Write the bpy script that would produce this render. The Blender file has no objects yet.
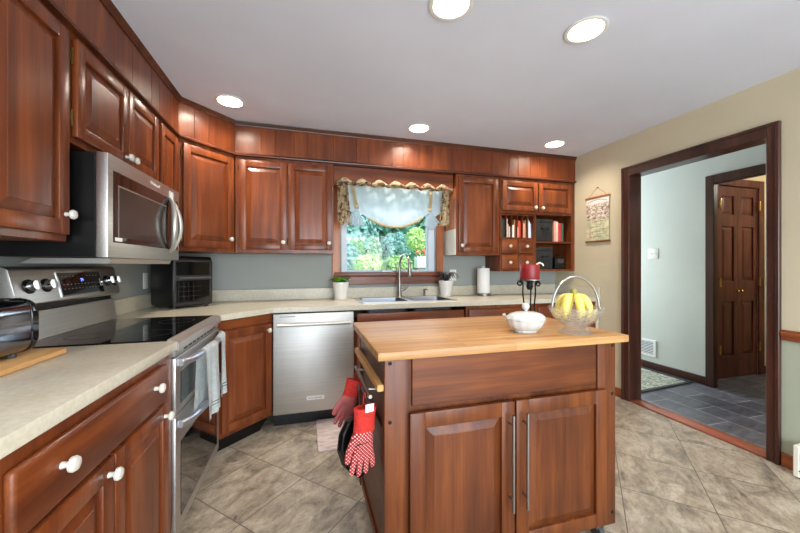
import bpy, bmesh, math, random
from mathutils import Vector, Matrix
random.seed(7)
PI = math.pi
SC = bpy.context.scene
COL = SC.collection

# ------------------------------------------------------------------ camera, sky, sun, window light, exposure
cam_data = bpy.data.cameras.new('camera')
cam = bpy.data.objects.new('camera', cam_data); COL.objects.link(cam)
cam.location = (0, 0, 1.2314); cam.rotation_euler = (PI/2, 0, -0.2748)
cam_data.sensor_width = 36; cam_data.lens = 334.3*36/800; cam_data.shift_y = -0.0013
cam_data.clip_start = 0.05
SC.camera = cam
SC.view_settings.view_transform = 'Standard'; SC.view_settings.look = 'None'
SC.view_settings.gamma = 1; SC.view_settings.use_curve_mapping = False
SC.view_settings.exposure = 0.45

world = bpy.data.worlds.new('world'); SC.world = world; world.use_nodes = True
wn = world.node_tree.nodes; wl = world.node_tree.links
sky = wn.new('ShaderNodeTexSky'); sky.sky_type = 'NISHITA'; sky.sun_disc = False
sky.sun_elevation = math.radians(48); sky.sun_rotation = math.radians(60)
wl.new(sky.outputs[0], wn['Background'].inputs[0]); wn['Background'].inputs[1].default_value = 0.42

def lamp(name, kind, loc, energy, color, rot=(0, 0, 0), **kw):
    d = bpy.data.lights.new(name, kind); d.energy = energy; d.color = color
    for k, v in kw.items(): setattr(d, k, v)
    o = bpy.data.objects.new(name, d); COL.objects.link(o); o.location = loc; o.rotation_euler = rot
    return o
DAY = (0.80, 0.90, 1.0); WARM = (1.0, 0.90, 0.77)
CAN_W, CAN_REAR_W, CAN_ISLAND_W = 9.0, 12.0, 5.5
lamp('sun', 'SUN', (0, 10, 10), 7.5, (1, .97, .9), (math.radians(40), math.radians(18), 0), angle=.02)
# daylight entering at the windows (each stands just inside its glass)
lamp('window_daylight', 'AREA', (0.83, 3.262, 1.50), 2, DAY, (-PI/2, 0, 0), shape='RECTANGLE', size=.9, size_y=.6)
lamp('patio_daylight', 'AREA', (0.9, -2.25, 1.15), 140, DAY, (PI/2, 0, 0), shape='RECTANGLE', size=2.9, size_y=1.95)
lamp('hall_daylight', 'AREA', (3.45, 4.60, 1.5), 48, (.78, .88, 1.0), (-PI/2, 0, 0), shape='RECTANGLE', size=.8, size_y=1.9)

# ------------------------------------------------------------------ materials
def lin(c):
    return tuple((v/255/12.92 if v/255 <= .04045 else ((v/255+.055)/1.055)**2.4) for v in c) + (1,)
def new_mat(name):
    m = bpy.data.materials.new(name); m.use_nodes = True
    nt = m.node_tree
    return m, nt, nt.nodes['Principled BSDF']
def setp(b, **kw):
    for k, v in kw.items():
        b.inputs[k.replace('_', ' ')].default_value = v
def coords(nt, scale=(1, 1, 1), rot=(0, 0, 0), rnd=True, kind='Object'):
    t = nt.nodes.new('ShaderNodeTexCoord'); mp = nt.nodes.new('ShaderNodeMapping')
    mp.inputs['Scale'].default_value = scale; mp.inputs['Rotation'].default_value = rot
    if rnd:
        oi = nt.nodes.new('ShaderNodeObjectInfo'); mu = nt.nodes.new('ShaderNodeMath'); mu.operation = 'MULTIPLY'
        mu.inputs[1].default_value = 37.0
        nt.links.new(oi.outputs['Random'], mu.inputs[0])
        ad = nt.nodes.new('ShaderNodeVectorMath'); ad.operation = 'ADD'
        nt.links.new(t.outputs[kind], ad.inputs[0]); nt.links.new(mu.outputs[0], ad.inputs[1])
        nt.links.new(ad.outputs[0], mp.inputs['Vector'])
    else:
        nt.links.new(t.outputs[kind], mp.inputs['Vector'])
    return mp.outputs[0]
def noise(nt, vec, scale, detail=4, rough=.55, dist=0):
    n = nt.nodes.new('ShaderNodeTexNoise'); nt.links.new(vec, n.inputs['Vector'])
    n.inputs['Scale'].default_value = scale; n.inputs['Detail'].default_value = detail
    n.inputs['Roughness'].default_value = rough; n.inputs['Distortion'].default_value = dist
    return n.outputs['Fac']
def ramp(nt, fac, stops):
    r = nt.nodes.new('ShaderNodeValToRGB'); e = r.color_ramp.elements
    while len(e) < len(stops): e.new(.5)
    for i, (p, c) in enumerate(stops):
        e[i].position = p; e[i].color = lin(c)
    nt.links.new(fac, r.inputs[0]); return r.outputs[0]
def mix(nt, fac, a, b, mode='MIX'):
    m = nt.nodes.new('ShaderNodeMix'); m.data_type = 'RGBA'; m.blend_type = mode
    for s, v in ((0, fac), (6, a), (7, b)):
        if hasattr(v, 'is_linked') or isinstance(v, bpy.types.NodeSocket): nt.links.new(v, m.inputs[s])
        else: m.inputs[s].default_value = v
    return m.outputs[2]
def bump(nt, b, fac, strength=.1, dist=.002):
    bp = nt.nodes.new('ShaderNodeBump'); bp.inputs['Strength'].default_value = strength
    bp.inputs['Distance'].default_value = dist
    nt.links.new(fac, bp.inputs['Height']); nt.links.new(bp.outputs[0], b.inputs['Normal'])
def plain(name, c, rough=.5, metal=0, var=.06, nscale=6, **kw):
    m, nt, b = new_mat(name)
    f = noise(nt, coords(nt), nscale)
    lo = tuple(max(0, v*(1-var)) for v in c); hi = tuple(min(255, v*(1+var)) for v in c)
    nt.links.new(ramp(nt, f, [(.3, lo), (.7, hi)]), b.inputs['Base Color'])
    setp(b, Roughness=rough, Metallic=metal, **kw)
    return m
def wood(name, axis, dark, mid, light, rough=.36, coat=.2, fine=1.0):
    m, nt, b = new_mat(name)
    s = [16*fine, 16*fine, 16*fine]; s['xyz'.index(axis)] = 1.3
    f1 = noise(nt, coords(nt, s), 1.0, 4, .5, .35)
    s2 = [110*fine]*3; s2['xyz'.index(axis)] = 4
    f2 = noise(nt, coords(nt, s2), 1.0, 3, .6, .2)
    f3 = noise(nt, coords(nt, (1.6, 1.6, 1.6)), 1.5, 2)
    a = nt.nodes.new('ShaderNodeMath'); a.operation = 'MULTIPLY_ADD'
    nt.links.new(f2, a.inputs[0]); a.inputs[1].default_value = .35; nt.links.new(f1, a.inputs[2])
    a2 = nt.nodes.new('ShaderNodeMath'); a2.operation = 'MULTIPLY_ADD'
    nt.links.new(f3, a2.inputs[0]); a2.inputs[1].default_value = .5; nt.links.new(a.outputs[0], a2.inputs[2])
    a3 = nt.nodes.new('ShaderNodeMath'); a3.operation = 'MULTIPLY'; nt.links.new(a2.outputs[0], a3.inputs[0]); a3.inputs[1].default_value = .75
    c = ramp(nt, a3.outputs[0], [(.50, dark), (.70, mid), (.88, light)])
    nt.links.new(c, b.inputs['Base Color'])
    setp(b, Roughness=rough, Coat_Weight=coat, Coat_Roughness=.15, Specular_IOR_Level=.3)
    bump(nt, b, f2, .06, .001)
    return m
CH = ((80, 36, 16), (108, 52, 23), (134, 70, 33))
W_Z = wood('cherry_wood_vertical', 'z', *CH)
W_X = wood('cherry_wood_horizontal', 'x', *CH)
W_Y = wood('cherry_wood_lengthwise', 'y', *CH)
IS = ((62, 27, 10), (92, 45, 17), (116, 61, 25))
I_Z = wood('island_wood_vertical', 'z', *IS, rough=.42, coat=.1)
I_X = wood('island_wood_horizontal', 'x', *IS, rough=.42, coat=.1)
I_Y = wood('island_wood_lengthwise', 'y', *IS, rough=.42, coat=.1)
DK = ((44, 24, 18), (64, 35, 26), (84, 49, 36))
CROWN = wood('crown_wood', 'x', (58, 28, 17), (80, 40, 24), (100, 53, 32))
D_Z = wood('dark_trim_vertical', 'z', *DK, rough=.32, coat=.2)
D_Y = wood('dark_trim_lengthwise', 'y', *DK, rough=.32, coat=.2)
D_X = wood('dark_trim_crosswise', 'x', *DK, rough=.32, coat=.2)
ORANGE_WOOD = wood('amber_casing_wood', 'z', (128, 66, 32), (164, 92, 48), (186, 114, 64), rough=.4)
SILL_WOOD = wood('sill_wood', 'x', (92, 48, 34), (130, 76, 54), (160, 104, 80), rough=.35)
PALE_BOARD = wood('cutting_board_wood', 'y', (176, 124, 70), (206, 152, 92), (222, 176, 118), rough=.45, coat=0)
OAK_LIP = wood('threshold_wood', 'y', (120, 64, 46), (158, 88, 66), (184, 112, 86), rough=.3)

def butcher():
    m, nt, b = new_mat('butcher_block')
    v = coords(nt, (1, 1, 1), rnd=False)
    br = nt.nodes.new('ShaderNodeTexBrick'); nt.links.new(v, br.inputs['Vector'])
    br.offset = .37; br.inputs['Scale'].default_value = 1
    br.inputs['Brick Width'].default_value = .55; br.inputs['Row Height'].default_value = .038
    br.inputs['Mortar Size'].default_value = .0008; br.inputs['Bias'].default_value = 0
    br.inputs['Color1'].default_value = lin((178, 126, 72)); br.inputs['Color2'].default_value = lin((202, 154, 98))
    br.inputs['Mortar'].default_value = lin((160, 108, 60))
    f = noise(nt, coords(nt, (3, 60, 60), rnd=False), 1, 4)
    g = ramp(nt, f, [(.3, (200, 190, 176)), (.7, (255, 255, 255))])
    nt.links.new(mix(nt, .8, br.outputs['Color'], g, 'MULTIPLY'), b.inputs['Base Color'])
    setp(b, Roughness=.46, Coat_Weight=.05)
    return m
BUTCHER = butcher()

def tile_floor():
    m, nt, b = new_mat('floor_slate_tile')
    # object coordinates are world metres here; grid turned 45 degrees, 0.401 m pitch
    v = coords(nt, (1/.401,)*3, (0, 0, 0), rnd=False)
    sep = nt.nodes.new('ShaderNodeSeparateXYZ'); nt.links.new(v, sep.inputs[0])
    def M(op, a, c=None, d=None):
        n = nt.nodes.new('ShaderNodeMath'); n.operation = op
        for i, q in enumerate((a, c, d)):
            if q is None: continue
            if isinstance(q, (int, float)): n.inputs[i].default_value = q
            else: nt.links.new(q, n.inputs[i])
        return n.outputs[0]
    r2 = math.sqrt(.5)
    p = M('ADD', M('MULTIPLY', sep.outputs[0], r2), M('MULTIPLY', sep.outputs[1], r2))
    q = M('SUBTRACT', M('MULTIPLY', sep.outputs[1], r2), M('MULTIPLY', sep.outputs[0], r2))
    p = M('SUBTRACT', p, 2.003/(.401*math.sqrt(2))); q = M('ADD', q, .797/(.401*math.sqrt(2)))
    def edge(t):
        fr = M('FRACT', t)
        return M('MINIMUM', fr, M('SUBTRACT', 1.0, fr))
    e = M('MINIMUM', edge(p), edge(q))
    grout = M('LESS_THAN', e, .0062)
    cell = nt.nodes.new('ShaderNodeCombineXYZ')
    nt.links.new(M('FLOOR', p), cell.inputs[0]); nt.links.new(M('FLOOR', q), cell.inputs[1])
    wn_ = nt.nodes.new('ShaderNodeTexWhiteNoise'); nt.links.new(cell.outputs[0], wn_.inputs['Vector'])
    off = nt.nodes.new('ShaderNodeVectorMath'); off.operation = 'MULTIPLY_ADD'
    nt.links.new(wn_.outputs['Color'], off.inputs[0]); off.inputs[1].default_value = (9, 9, 9)
    cs = nt.nodes.new('ShaderNodeCombineXYZ')
    nt.links.new(M('MULTIPLY', p, 1.5), cs.inputs[0]); nt.links.new(M('MULTIPLY', q, 2.3), cs.inputs[1])
    nt.links.new(cs.outputs[0], off.inputs[2])
    f = noise(nt, off.outputs[0], 1.5, 8, .68, .7)
    f2 = noise(nt, off.outputs[0], 7, 9, .78, .5)
    col = ramp(nt, f, [(.28, (98, 90, 82)), (.40, (148, 136, 120)), (.52, (180, 166, 147)), (.64, (198, 187, 171)), (.78, (184, 154, 126))])
    col = mix(nt, .55, col, ramp(nt, f2, [(.34, (120, 112, 102)), (.5, (225, 220, 212)), (.66, (255, 252, 246))]), 'MULTIPLY')
    col = mix(nt, grout, col, lin((96, 88, 78)))
    nt.links.new(col, b.inputs['Base Color'])
    setp(b, Roughness=.36)
    h = M('SUBTRACT', f, M('MULTIPLY', grout, .5))
    bump(nt, b, h, .25, .004)
    return m
TILE = tile_floor()

def slate():
    m, nt, b = new_mat('hall_slate')
    v = coords(nt, (1, 1, 1), (0, 0, PI/2), rnd=False)
    br = nt.nodes.new('ShaderNodeTexBrick'); nt.links.new(v, br.inputs['Vector'])
    br.offset = .5; br.inputs['Scale'].default_value = 1
    br.inputs['Brick Width'].default_value = .46; br.inputs['Row Height'].default_value = .23
    br.inputs['Mortar Size'].default_value = .004; br.inputs['Mortar Smooth'].default_value = .2
    br.inputs['Color1'].default_value = lin((84, 86, 94)); br.inputs['Color2'].default_value = lin((116, 116, 122))
    br.inputs['Mortar'].default_value = lin((176, 174, 170))
    f = noise(nt, coords(nt, (4, 12, 4), rnd=False), 1.4, 6, .6, 1)
    g = ramp(nt, f, [(.3, (150, 150, 150)), (.7, (255, 255, 255))])
    nt.links.new(mix(nt, .8, br.outputs['Color'], g, 'MULTIPLY'), b.inputs['Base Color'])
    setp(b, Roughness=.38); bump(nt, b, f, .3, .004)
    return m
SLATE = slate()

def wall_mat(name, c, rough=.75):
    m, nt, b = new_mat(name)
    v = coords(nt, rnd=False)
    f = noise(nt, v, 1.3, 3); f2 = noise(nt, v, 160, 2)
    nt.links.new(ramp(nt, f, [(.3, tuple(x*.975 for x in c)), (.7, tuple(min(255, x*1.02) for x in c))]), b.inputs['Base Color'])
    setp(b, Roughness=rough); bump(nt, b, f2, .08, .001)
    return m
WALL_BEIGE = wall_mat('beige_paint', (200, 188, 160))
WALL_SAGE = wall_mat('sage_paint', (162, 166, 146))
WALL_GREY = wall_mat('grey_paint', (150, 153, 148))
WALL_HALL = wall_mat('hall_paint', (200, 203, 194))
WALL_CREAM = wall_mat('cream_paint', (224, 206, 164))
CEIL = wall_mat('ceiling_paint', (216, 219, 231), .85)

def speck(name, c, c2, scale=60, rough=.4):
    m, nt, b = new_mat(name)
    v = coords(nt, rnd=False)
    f = noise(nt, v, 5, 5, .6, .6); f2 = noise(nt, v, scale, 3)
    a = ramp(nt, f, [(.3, c), (.7, c2)])
    nt.links.new(mix(nt, .25, a, ramp(nt, f2, [(.4, (205, 198, 186)), (.6, (255, 255, 255))]), 'MULTIPLY'), b.inputs['Base Color'])
    setp(b, Roughness=rough)
    return m
LAMINATE = speck('beige_laminate', (196, 187, 166), (212, 204, 185), 70, .32)
CREAM_PANEL = plain('cream_cabinet_side', (206, 196, 180), .5)

def brushed(name, c, axis='z', rough=.28):
    m, nt, b = new_mat(name)
    s = [260, 260, 260]; s['xyz'.index(axis)] = 2.5
    f = noise(nt, coords(nt, s), 1, 2)
    nt.links.new(ramp(nt, f, [(.3, tuple(x*.92 for x in c)), (.7, c)]), b.inputs['Base Color'])
    setp(b, Roughness=rough, Metallic=1.0)
    bump(nt, b, f, .03, .0005)
    return m
STEEL = brushed('stainless_steel', (204, 201, 196), 'x', .48)
STEEL_Y = brushed('stainless_steel_lengthwise', (208, 203, 198), 'y', .4)
CHROME = plain('polished_chrome', (214, 214, 216), .08, 1, .02)
NICKEL = plain('brushed_nickel', (150, 147, 143), .32, 1, .04)
BASIN = plain('basin_steel', (138, 140, 146), .35, 1, .05)
SATIN = plain('satin_handle_metal', (200, 196, 188), .35, .75, .03)
HANDLE_MAT = plain('range_handle_metal', (190, 194, 204), .3, .9, .03)
BLACK = plain('black_plastic', (9, 9, 9), .32, Specular_IOR_Level=.35)
BLACK_GLOSS = plain('black_gloss', (12, 12, 13), .06)
BLACK_GLASS = plain('black_glass', (10, 10, 11), .04, Coat_Weight=.6)
BROWN_GLASS = plain('tinted_oven_glass', (34, 25, 22), .05, Coat_Weight=.5)
INNER_GREY = plain('microwave_screen', (64, 56, 52), .12)
IRON = plain('wrought_iron', (26, 24, 23), .5, .6)
DISH_CER = plain('dish_ceramic', (196, 194, 188), .2, 0, .01)
WHITE_CER = plain('white_ceramic', (220, 217, 212), .18, 0, .01)
WHITE_PL = plain('white_plastic', (228, 226, 220), .4, 0, .01)
CREAM_PL = plain('cream_metal', (226, 220, 202), .45, 0, .02)
BRASS = plain('aged_brass', (118, 90, 50), .3, 1, .05)
BRIGHT_BRASS = plain('bright_brass', (220, 180, 110), .25, 1, .05)
PAPER = plain('white_paper', (232, 230, 226), .8, 0, .02)
TOWEL = plain('pale_blue_cloth', (226, 231, 230), .95, 0, .06, 60)
TOWEL_BACK = plain('dark_striped_cloth', (120, 128, 126), .95, 0, .3, 40)
DARK_CLOTH = plain('black_fabric', (34, 33, 31), .9, 0, .2, 90)
RED_WAX = plain('red_candle_wax', (128, 22, 30), .4, 0, .08, Subsurface_Weight=.15)
SOIL = plain('dark_soil', (60, 46, 34), .95, 0, .2, 60)
RUBBER = plain('grey_rubber', (60, 60, 60), .7)
VINYL = plain('white_window_vinyl', (206, 212, 222), .45, 0, .02)
LEAF_G = plain('bright_green_leaf', (92, 150, 46), .4, 0, .25, 30)
LEAF_D = plain('dark_purple_leaf', (50, 46, 52), .4, 0, .35, 30)
BANANA = plain('banana_skin', (232, 212, 104), .45, 0, .10, 20)
BANANA_TIP = plain('banana_tip', (88, 74, 34), .7, 0, .2)
def emit(name, c, s):
    m, nt, b = new_mat(name)
    setp(b, Base_Color=lin(c), Emission_Color=lin(c), Emission_Strength=s); return m
BULB = emit('lamp_lens', (255, 244, 226), 9.0)
BLUE_LED = emit('blue_led', (110, 130, 255), 2.2)
GREY_MARK = plain('grey_print', (150, 150, 152), .5)
DARK_MARK = plain('dark_print', (48, 46, 46), .5)

def glass_mat(name, c=(255, 255, 255), rough=0.0, bumpy=0):
    m, nt, b = new_mat(name)
    setp(b, Base_Color=lin(c), Roughness=rough, IOR=1.45, Transmission_Weight=1.0)
    if bumpy:
        vo = nt.nodes.new('ShaderNodeTexVoronoi'); vo.inputs['Scale'].default_value = bumpy
        nt.links.new(coords(nt, rnd=False), vo.inputs['Vector'])
        bump(nt, b, vo.outputs['Distance'], .8, .006)
    return m
def cut_glass():
    m, nt, b = new_mat('cut_glass'); out = nt.nodes['Material Output']
    setp(b, Base_Color=(1, 1, 1, 1), Roughness=.03, IOR=1.45, Transmission_Weight=1.0)
    vo = nt.nodes.new('ShaderNodeTexVoronoi'); vo.inputs['Scale'].default_value = 70
    nt.links.new(coords(nt, rnd=False), vo.inputs['Vector']); bump(nt, b, vo.outputs['Distance'], .8, .006)
    t = nt.nodes.new('ShaderNodeBsdfTransparent'); d = nt.nodes.new('ShaderNodeBsdfDiffuse'); d.inputs[0].default_value = (.8, .82, .84, 1)
    m1 = nt.nodes.new('ShaderNodeMixShader'); m1.inputs[0].default_value = .5
    nt.links.new(b.outputs[0], m1.inputs[1]); nt.links.new(t.outputs[0], m1.inputs[2])
    m2 = nt.nodes.new('ShaderNodeMixShader'); m2.inputs[0].default_value = .05
    nt.links.new(m1.outputs[0], m2.inputs[1]); nt.links.new(d.outputs[0], m2.inputs[2]); nt.links.new(m2.outputs[0], out.inputs[0])
    return m
CUT_GLASS = cut_glass()
def pane_mat():
    m, nt, b = new_mat('window_glass')
    nt.nodes.remove(b); out = nt.nodes['Material Output']
    t = nt.nodes.new('ShaderNodeBsdfTransparent'); t.inputs[0].default_value = (.95, .98, .98, 1)
    g = nt.nodes.new('ShaderNodeBsdfGlossy'); g.inputs['Roughness'].default_value = .01
    fr = nt.nodes.new('ShaderNodeFresnel'); fr.inputs[0].default_value = 1.25
    mx = nt.nodes.new('ShaderNodeMixShader')
    nt.links.new(fr.outputs[0], mx.inputs[0]); nt.links.new(t.outputs[0], mx.inputs[1]); nt.links.new(g.outputs[0], mx.inputs[2])
    nt.links.new(mx.outputs[0], out.inputs[0]); return m
PANE = pane_mat()
def sheer_mat(name, c, trans=.5, see=.12):
    m, nt, b = new_mat(name)
    out = nt.nodes['Material Output']; setp(b, Base_Color=lin(c), Roughness=.9)
    t = nt.nodes.new('ShaderNodeBsdfTranslucent'); t.inputs[0].default_value = lin(c)
    tr = nt.nodes.new('ShaderNodeBsdfTransparent')
    m1 = nt.nodes.new('ShaderNodeMixShader'); m1.inputs[0].default_value = trans
    nt.links.new(b.outputs[0], m1.inputs[1]); nt.links.new(t.outputs[0], m1.inputs[2])
    m2 = nt.nodes.new('ShaderNodeMixShader'); m2.inputs[0].default_value = see
    nt.links.new(m1.outputs[0], m2.inputs[1]); nt.links.new(tr.outputs[0], m2.inputs[2])
    nt.links.new(m2.outputs[0], out.inputs[0])
    f = noise(nt, coords(nt, rnd=False), 22, 3)
    nt.links.new(ramp(nt, f, [(.3, tuple(x*.93 for x in c)), (.7, c)]), b.inputs['Base Color'])
    return m
SHEER = sheer_mat('white_sheer_cloth', (196, 208, 216), .45, .05)
RIBBON = sheer_mat('beige_ribbon', (206, 188, 150), .25, 0)
def floral(nm, stops):
    m, nt, b = new_mat(nm)
    v = coords(nt, rnd=False)
    f = noise(nt, v, 26, 4, .6, .8); f2 = noise(nt, v, 17, 3, .6, .5)
    c = ramp(nt, f, stops)
    c = mix(nt, ramp(nt, f2, [(.60, (0, 0, 0)), (.66, (255, 255, 255))]), c, lin((126, 70, 56)))
    nt.links.new(c, b.inputs['Base Color']); setp(b, Roughness=.9); return m
FLORAL = floral('floral_print_cloth', [(.36, (76, 60, 48)), (.44, (150, 126, 96)), (.54, (216, 198, 164)), (.7, (184, 152, 116))])
DARK_FLORAL = floral('dark_floral_cloth', [(.36, (40, 32, 28)), (.46, (84, 66, 48)), (.56, (150, 128, 96)), (.7, (96, 76, 56))])
CREAM_FLORAL = floral('cream_floral_cloth', [(.30, (150, 124, 92)), (.42, (206, 188, 152)), (.56, (226, 212, 180)), (.7, (196, 168, 128))])
def dotted():
    m, nt, b = new_mat('red_dotted_knit')
    sep = nt.nodes.new('ShaderNodeSeparateXYZ'); nt.links.new(coords(nt, (500, 500, 500), rnd=False), sep.inputs[0])
    def M(op, a, c_):
        n = nt.nodes.new('ShaderNodeMath'); n.operation = op
        for i_, q_ in enumerate((a, c_)):
            if isinstance(q_, (int, float)): n.inputs[i_].default_value = q_
            else: nt.links.new(q_, n.inputs[i_])
        return n.outputs[0]
    v = M('ADD', M('COSINE', M('ADD', sep.outputs[0], sep.outputs[2]), 0), M('COSINE', M('SUBTRACT', sep.outputs[0], sep.outputs[2]), 0))
    c = ramp(nt, M('MULTIPLY', M('ADD', v, 2), .25), [(.74, (150, 22, 24)), (.82, (226, 196, 190))])
    nt.links.new(c, b.inputs['Base Color']); setp(b, Roughness=.8); return m
GLOVE = dotted()
CUFF = plain('red_knit_cuff', (180, 36, 26), .85, 0, .15, 120)
def mat_print():
    m, nt, b = new_mat('mat_weave')
    v = coords(nt, (10, 40, 1), rnd=False)
    f = noise(nt, v, 1, 5, .6, .8)
    nt.links.new(ramp(nt, f, [(.35, (178, 160, 155)), (.5, (204, 187, 182)), (.65, (218, 203, 198))]), b.inputs['Base Color'])
    setp(b, Roughness=.8); return m
MAT_W = mat_print()
def rug_mat():
    m, nt, b = new_mat('rug_pile')
    v = coords(nt, rnd=False); f = noise(nt, v, 30, 4, .7, 1.2)
    nt.links.new(ramp(nt, f, [(.36, (96, 98, 84)), (.5, (150, 152, 132)), (.64, (206, 204, 184))]), b.inputs['Base Color'])
    setp(b, Roughness=1.0); return m
RUG = rug_mat()
def poster_mat():
    m, nt, b = new_mat('poster_print')
    v = coords(nt, rnd=False)
    sep = nt.nodes.new('ShaderNodeSeparateXYZ'); nt.links.new(v, sep.inputs[0])
    f = noise(nt, coords(nt, (1, 1.0, 1.8), rnd=False), 34, 5, .65, .6)
    town = ramp(nt, f, [(.36, (108, 88, 84)), (.47, (158, 138, 126)), (.54, (214, 198, 178)), (.66, (232, 220, 204))])
    f2 = noise(nt, v, 26, 3)
    lawn = ramp(nt, f2, [(.40, (178, 182, 142)), (.6, (218, 212, 178))])
    f3 = noise(nt, v, 18, 2)
    lawn = mix(nt, ramp(nt, f3, [(.62, (0, 0, 0)), (.68, (255, 255, 255))]), lawn, lin((204, 146, 134)))
    def step(a, c):
        n = nt.nodes.new('ShaderNodeMapRange'); n.inputs[1].default_value = a; n.inputs[2].default_value = c
        nt.links.new(sep.outputs[2], n.inputs[0]); return n.outputs[0]
    c = mix(nt, step(.20, .23), lawn, town)
    c = mix(nt, step(.37, .385), c, lin((226, 220, 214)))
    nt.links.new(c, b.inputs['Base Color']); setp(b, Roughness=.8); return m
POSTER = poster_mat()
def foliage(name, c, c2, em=0):
    m, nt, b = new_mat(name)
    out = nt.nodes['Material Output']
    f = noise(nt, coords(nt, rnd=False), 3.1, 4)
    col = ramp(nt, f, [(.3, c), (.7, c2)])
    nt.links.new(col, b.inputs['Base Color']); setp(b, Roughness=.55)
    t = nt.nodes.new('ShaderNodeBsdfTranslucent'); nt.links.new(col, t.inputs[0])
    mx = nt.nodes.new('ShaderNodeMixShader'); mx.inputs[0].default_value = .4
    nt.links.new(b.outputs[0], mx.inputs[1]); nt.links.new(t.outputs[0], mx.inputs[2]); nt.links.new(mx.outputs[0], out.inputs[0])
    return m

# ------------------------------------------------------------------ mesh helpers
class MB:
    def __init__(self, world=False): self.bm = bmesh.new(); self.world = world; self.flat = self.bm.faces.layers.int.new('flat')
    def box(self, a, b, bev=0, seg=1):
        bm = self.bm
        r = bmesh.ops.create_cube(bm, size=1)
        vs = r['verts']
        for v in vs:
            v.co = Vector([(a[i]+b[i])/2 + v.co[i]*(b[i]-a[i]) for i in range(3)])
        if bev:
            es = list({e for v in vs for e in v.link_edges})
            old = set(bm.faces) - {f for v in vs for f in v.link_faces}
            bmesh.ops.bevel(bm, geom=es, offset=bev, segments=seg, affect='EDGES', profile=.5)
            for f in bm.faces:
                if f not in old:
                    f.normal_update()
                    if max(abs(c) for c in f.normal) > .9995: f[self.flat] = 1
        return self
    def cyl(self, p0, p1, r0, r1=None, n=16):
        return self.tube([p0, p1], [r0, r0 if r1 is None else r1], n)
    def tube(self, pts, r, n=8, caps=True, flat=None):
        bm = self.bm; pts = [Vector(p) for p in pts]; N = len(pts)
        rs = r if isinstance(r, (list, tuple)) else [r]*N
        up = None; rings = []
        for i, p in enumerate(pts):
            t = (pts[min(i+1, N-1)] - pts[max(i-1, 0)]).normalized()
            if up is None:
                up = Vector((0, 0, 1)) if abs(t.z) < .9 else Vector((1, 0, 0))
            s = t.cross(up)
            if s.length < 1e-6: s = t.orthogonal()
            s.normalize(); up = s.cross(t).normalized()
            fl = flat or 1
            rings.append([bm.verts.new(p + s*(rs[i]*math.cos(2*PI*k/n)) + up*(rs[i]*fl*math.sin(2*PI*k/n))) for k in range(n)])
        for a, b in zip(rings, rings[1:]):
            for k in range(n): bm.faces.new((a[k], a[(k+1) % n], b[(k+1) % n], b[k]))
        if caps:
            bm.faces.new(rings[0][::-1]); bm.faces.new(rings[-1])
        return self
    def lathe(self, c, prof, n=24, axis='z', sx=1, sy=1, wave=None):
        bm = self.bm; c = Vector(c); rings = []
        for (r, z) in prof:
            ring = []
            for k in range(n):
                a = 2*PI*k/n; rr = r*(1 + (wave(a, z) if wave else 0))
                x, y = rr*math.cos(a)*sx, rr*math.sin(a)*sy
                v = {'z': (x, y, z), 'y': (x, z, y), 'x': (z, x, y)}[axis]
                ring.append(bm.verts.new(c + Vector(v)))
            rings.append(ring)
        for a, b in zip(rings, rings[1:]):
            for k in range(n): bm.faces.new((a[k], a[(k+1) % n], b[(k+1) % n], b[k]))
        if prof[0][0] > 1e-6 or True: bm.faces.new(rings[0][::-1])
        bm.faces.new(rings[-1])
        return self
    def sphere(self, c, r, s=(1, 1, 1), u=16, v=10):
        ret = bmesh.ops.create_uvsphere(self.bm, u_segments=u, v_segments=v, radius=r)
        for q in ret['verts']: q.co = Vector(c) + Vector((q.co.x*s[0], q.co.y*s[1], q.co.z*s[2]))
        return self
    def prism(self, poly, h0, h1, axis='z', bev=0):
        def P(a, b, h): return {'z': (a, b, h), 'y': (a, h, b), 'x': (h, a, b)}[axis]
        bm = self.bm
        lo = [bm.verts.new(P(a, b, h0)) for a, b in poly]; hi = [bm.verts.new(P(a, b, h1)) for a, b in poly]
        n = len(poly)
        fs = [bm.faces.new(lo[::-1]), bm.faces.new(hi)]
        for k in range(n): fs.append(bm.faces.new((lo[k], lo[(k+1) % n], hi[(k+1) % n], hi[k])))
        if bev:
            es = list({e for f in fs for e in f.edges})
            bmesh.ops.bevel(bm, geom=es, offset=bev, segments=2, affect='EDGES', profile=.5)
        return self
    def plate(self, outer, holes, z0, z1):
        """flat plate with holes, from z0 (bottom) to z1 (top)"""
        bm = self.bm; es = []
        for loop in [outer] + holes:
            vs = [bm.verts.new((x, y, z0)) for x, y in loop]
            es += [bm.edges.new((vs[i], vs[(i+1) % len(vs)])) for i in range(len(vs))]
        r = bmesh.ops.triangle_fill(bm, edges=es, use_beauty=True)
        fs = [g for g in r['geom'] if isinstance(g, bmesh.types.BMFace)]
        if abs(z1-z0) > 1e-6:
            ex = bmesh.ops.extrude_face_region(bm, geom=fs, use_keep_orig=True)
            for g in ex['geom']:
                if isinstance(g, bmesh.types.BMVert): g.co.z = z1
        return self
    def quad(self, *ps):
        self.bm.faces.new([self.bm.verts.new(p) for p in ps]); return self
    def grid(self, fn, nu, nv, thick=0):
        bm = self.bm
        g = [[bm.verts.new(fn(i/nu, j/nv)) for i in range(nu+1)] for j in range(nv+1)]
        fs = []
        for j in range(nv):
            for i in range(nu): fs.append(bm.faces.new((g[j][i], g[j][i+1], g[j+1][i+1], g[j+1][i])))
        if thick: bmesh.ops.solidify(bm, geom=fs, thickness=thick)
        return self
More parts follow.
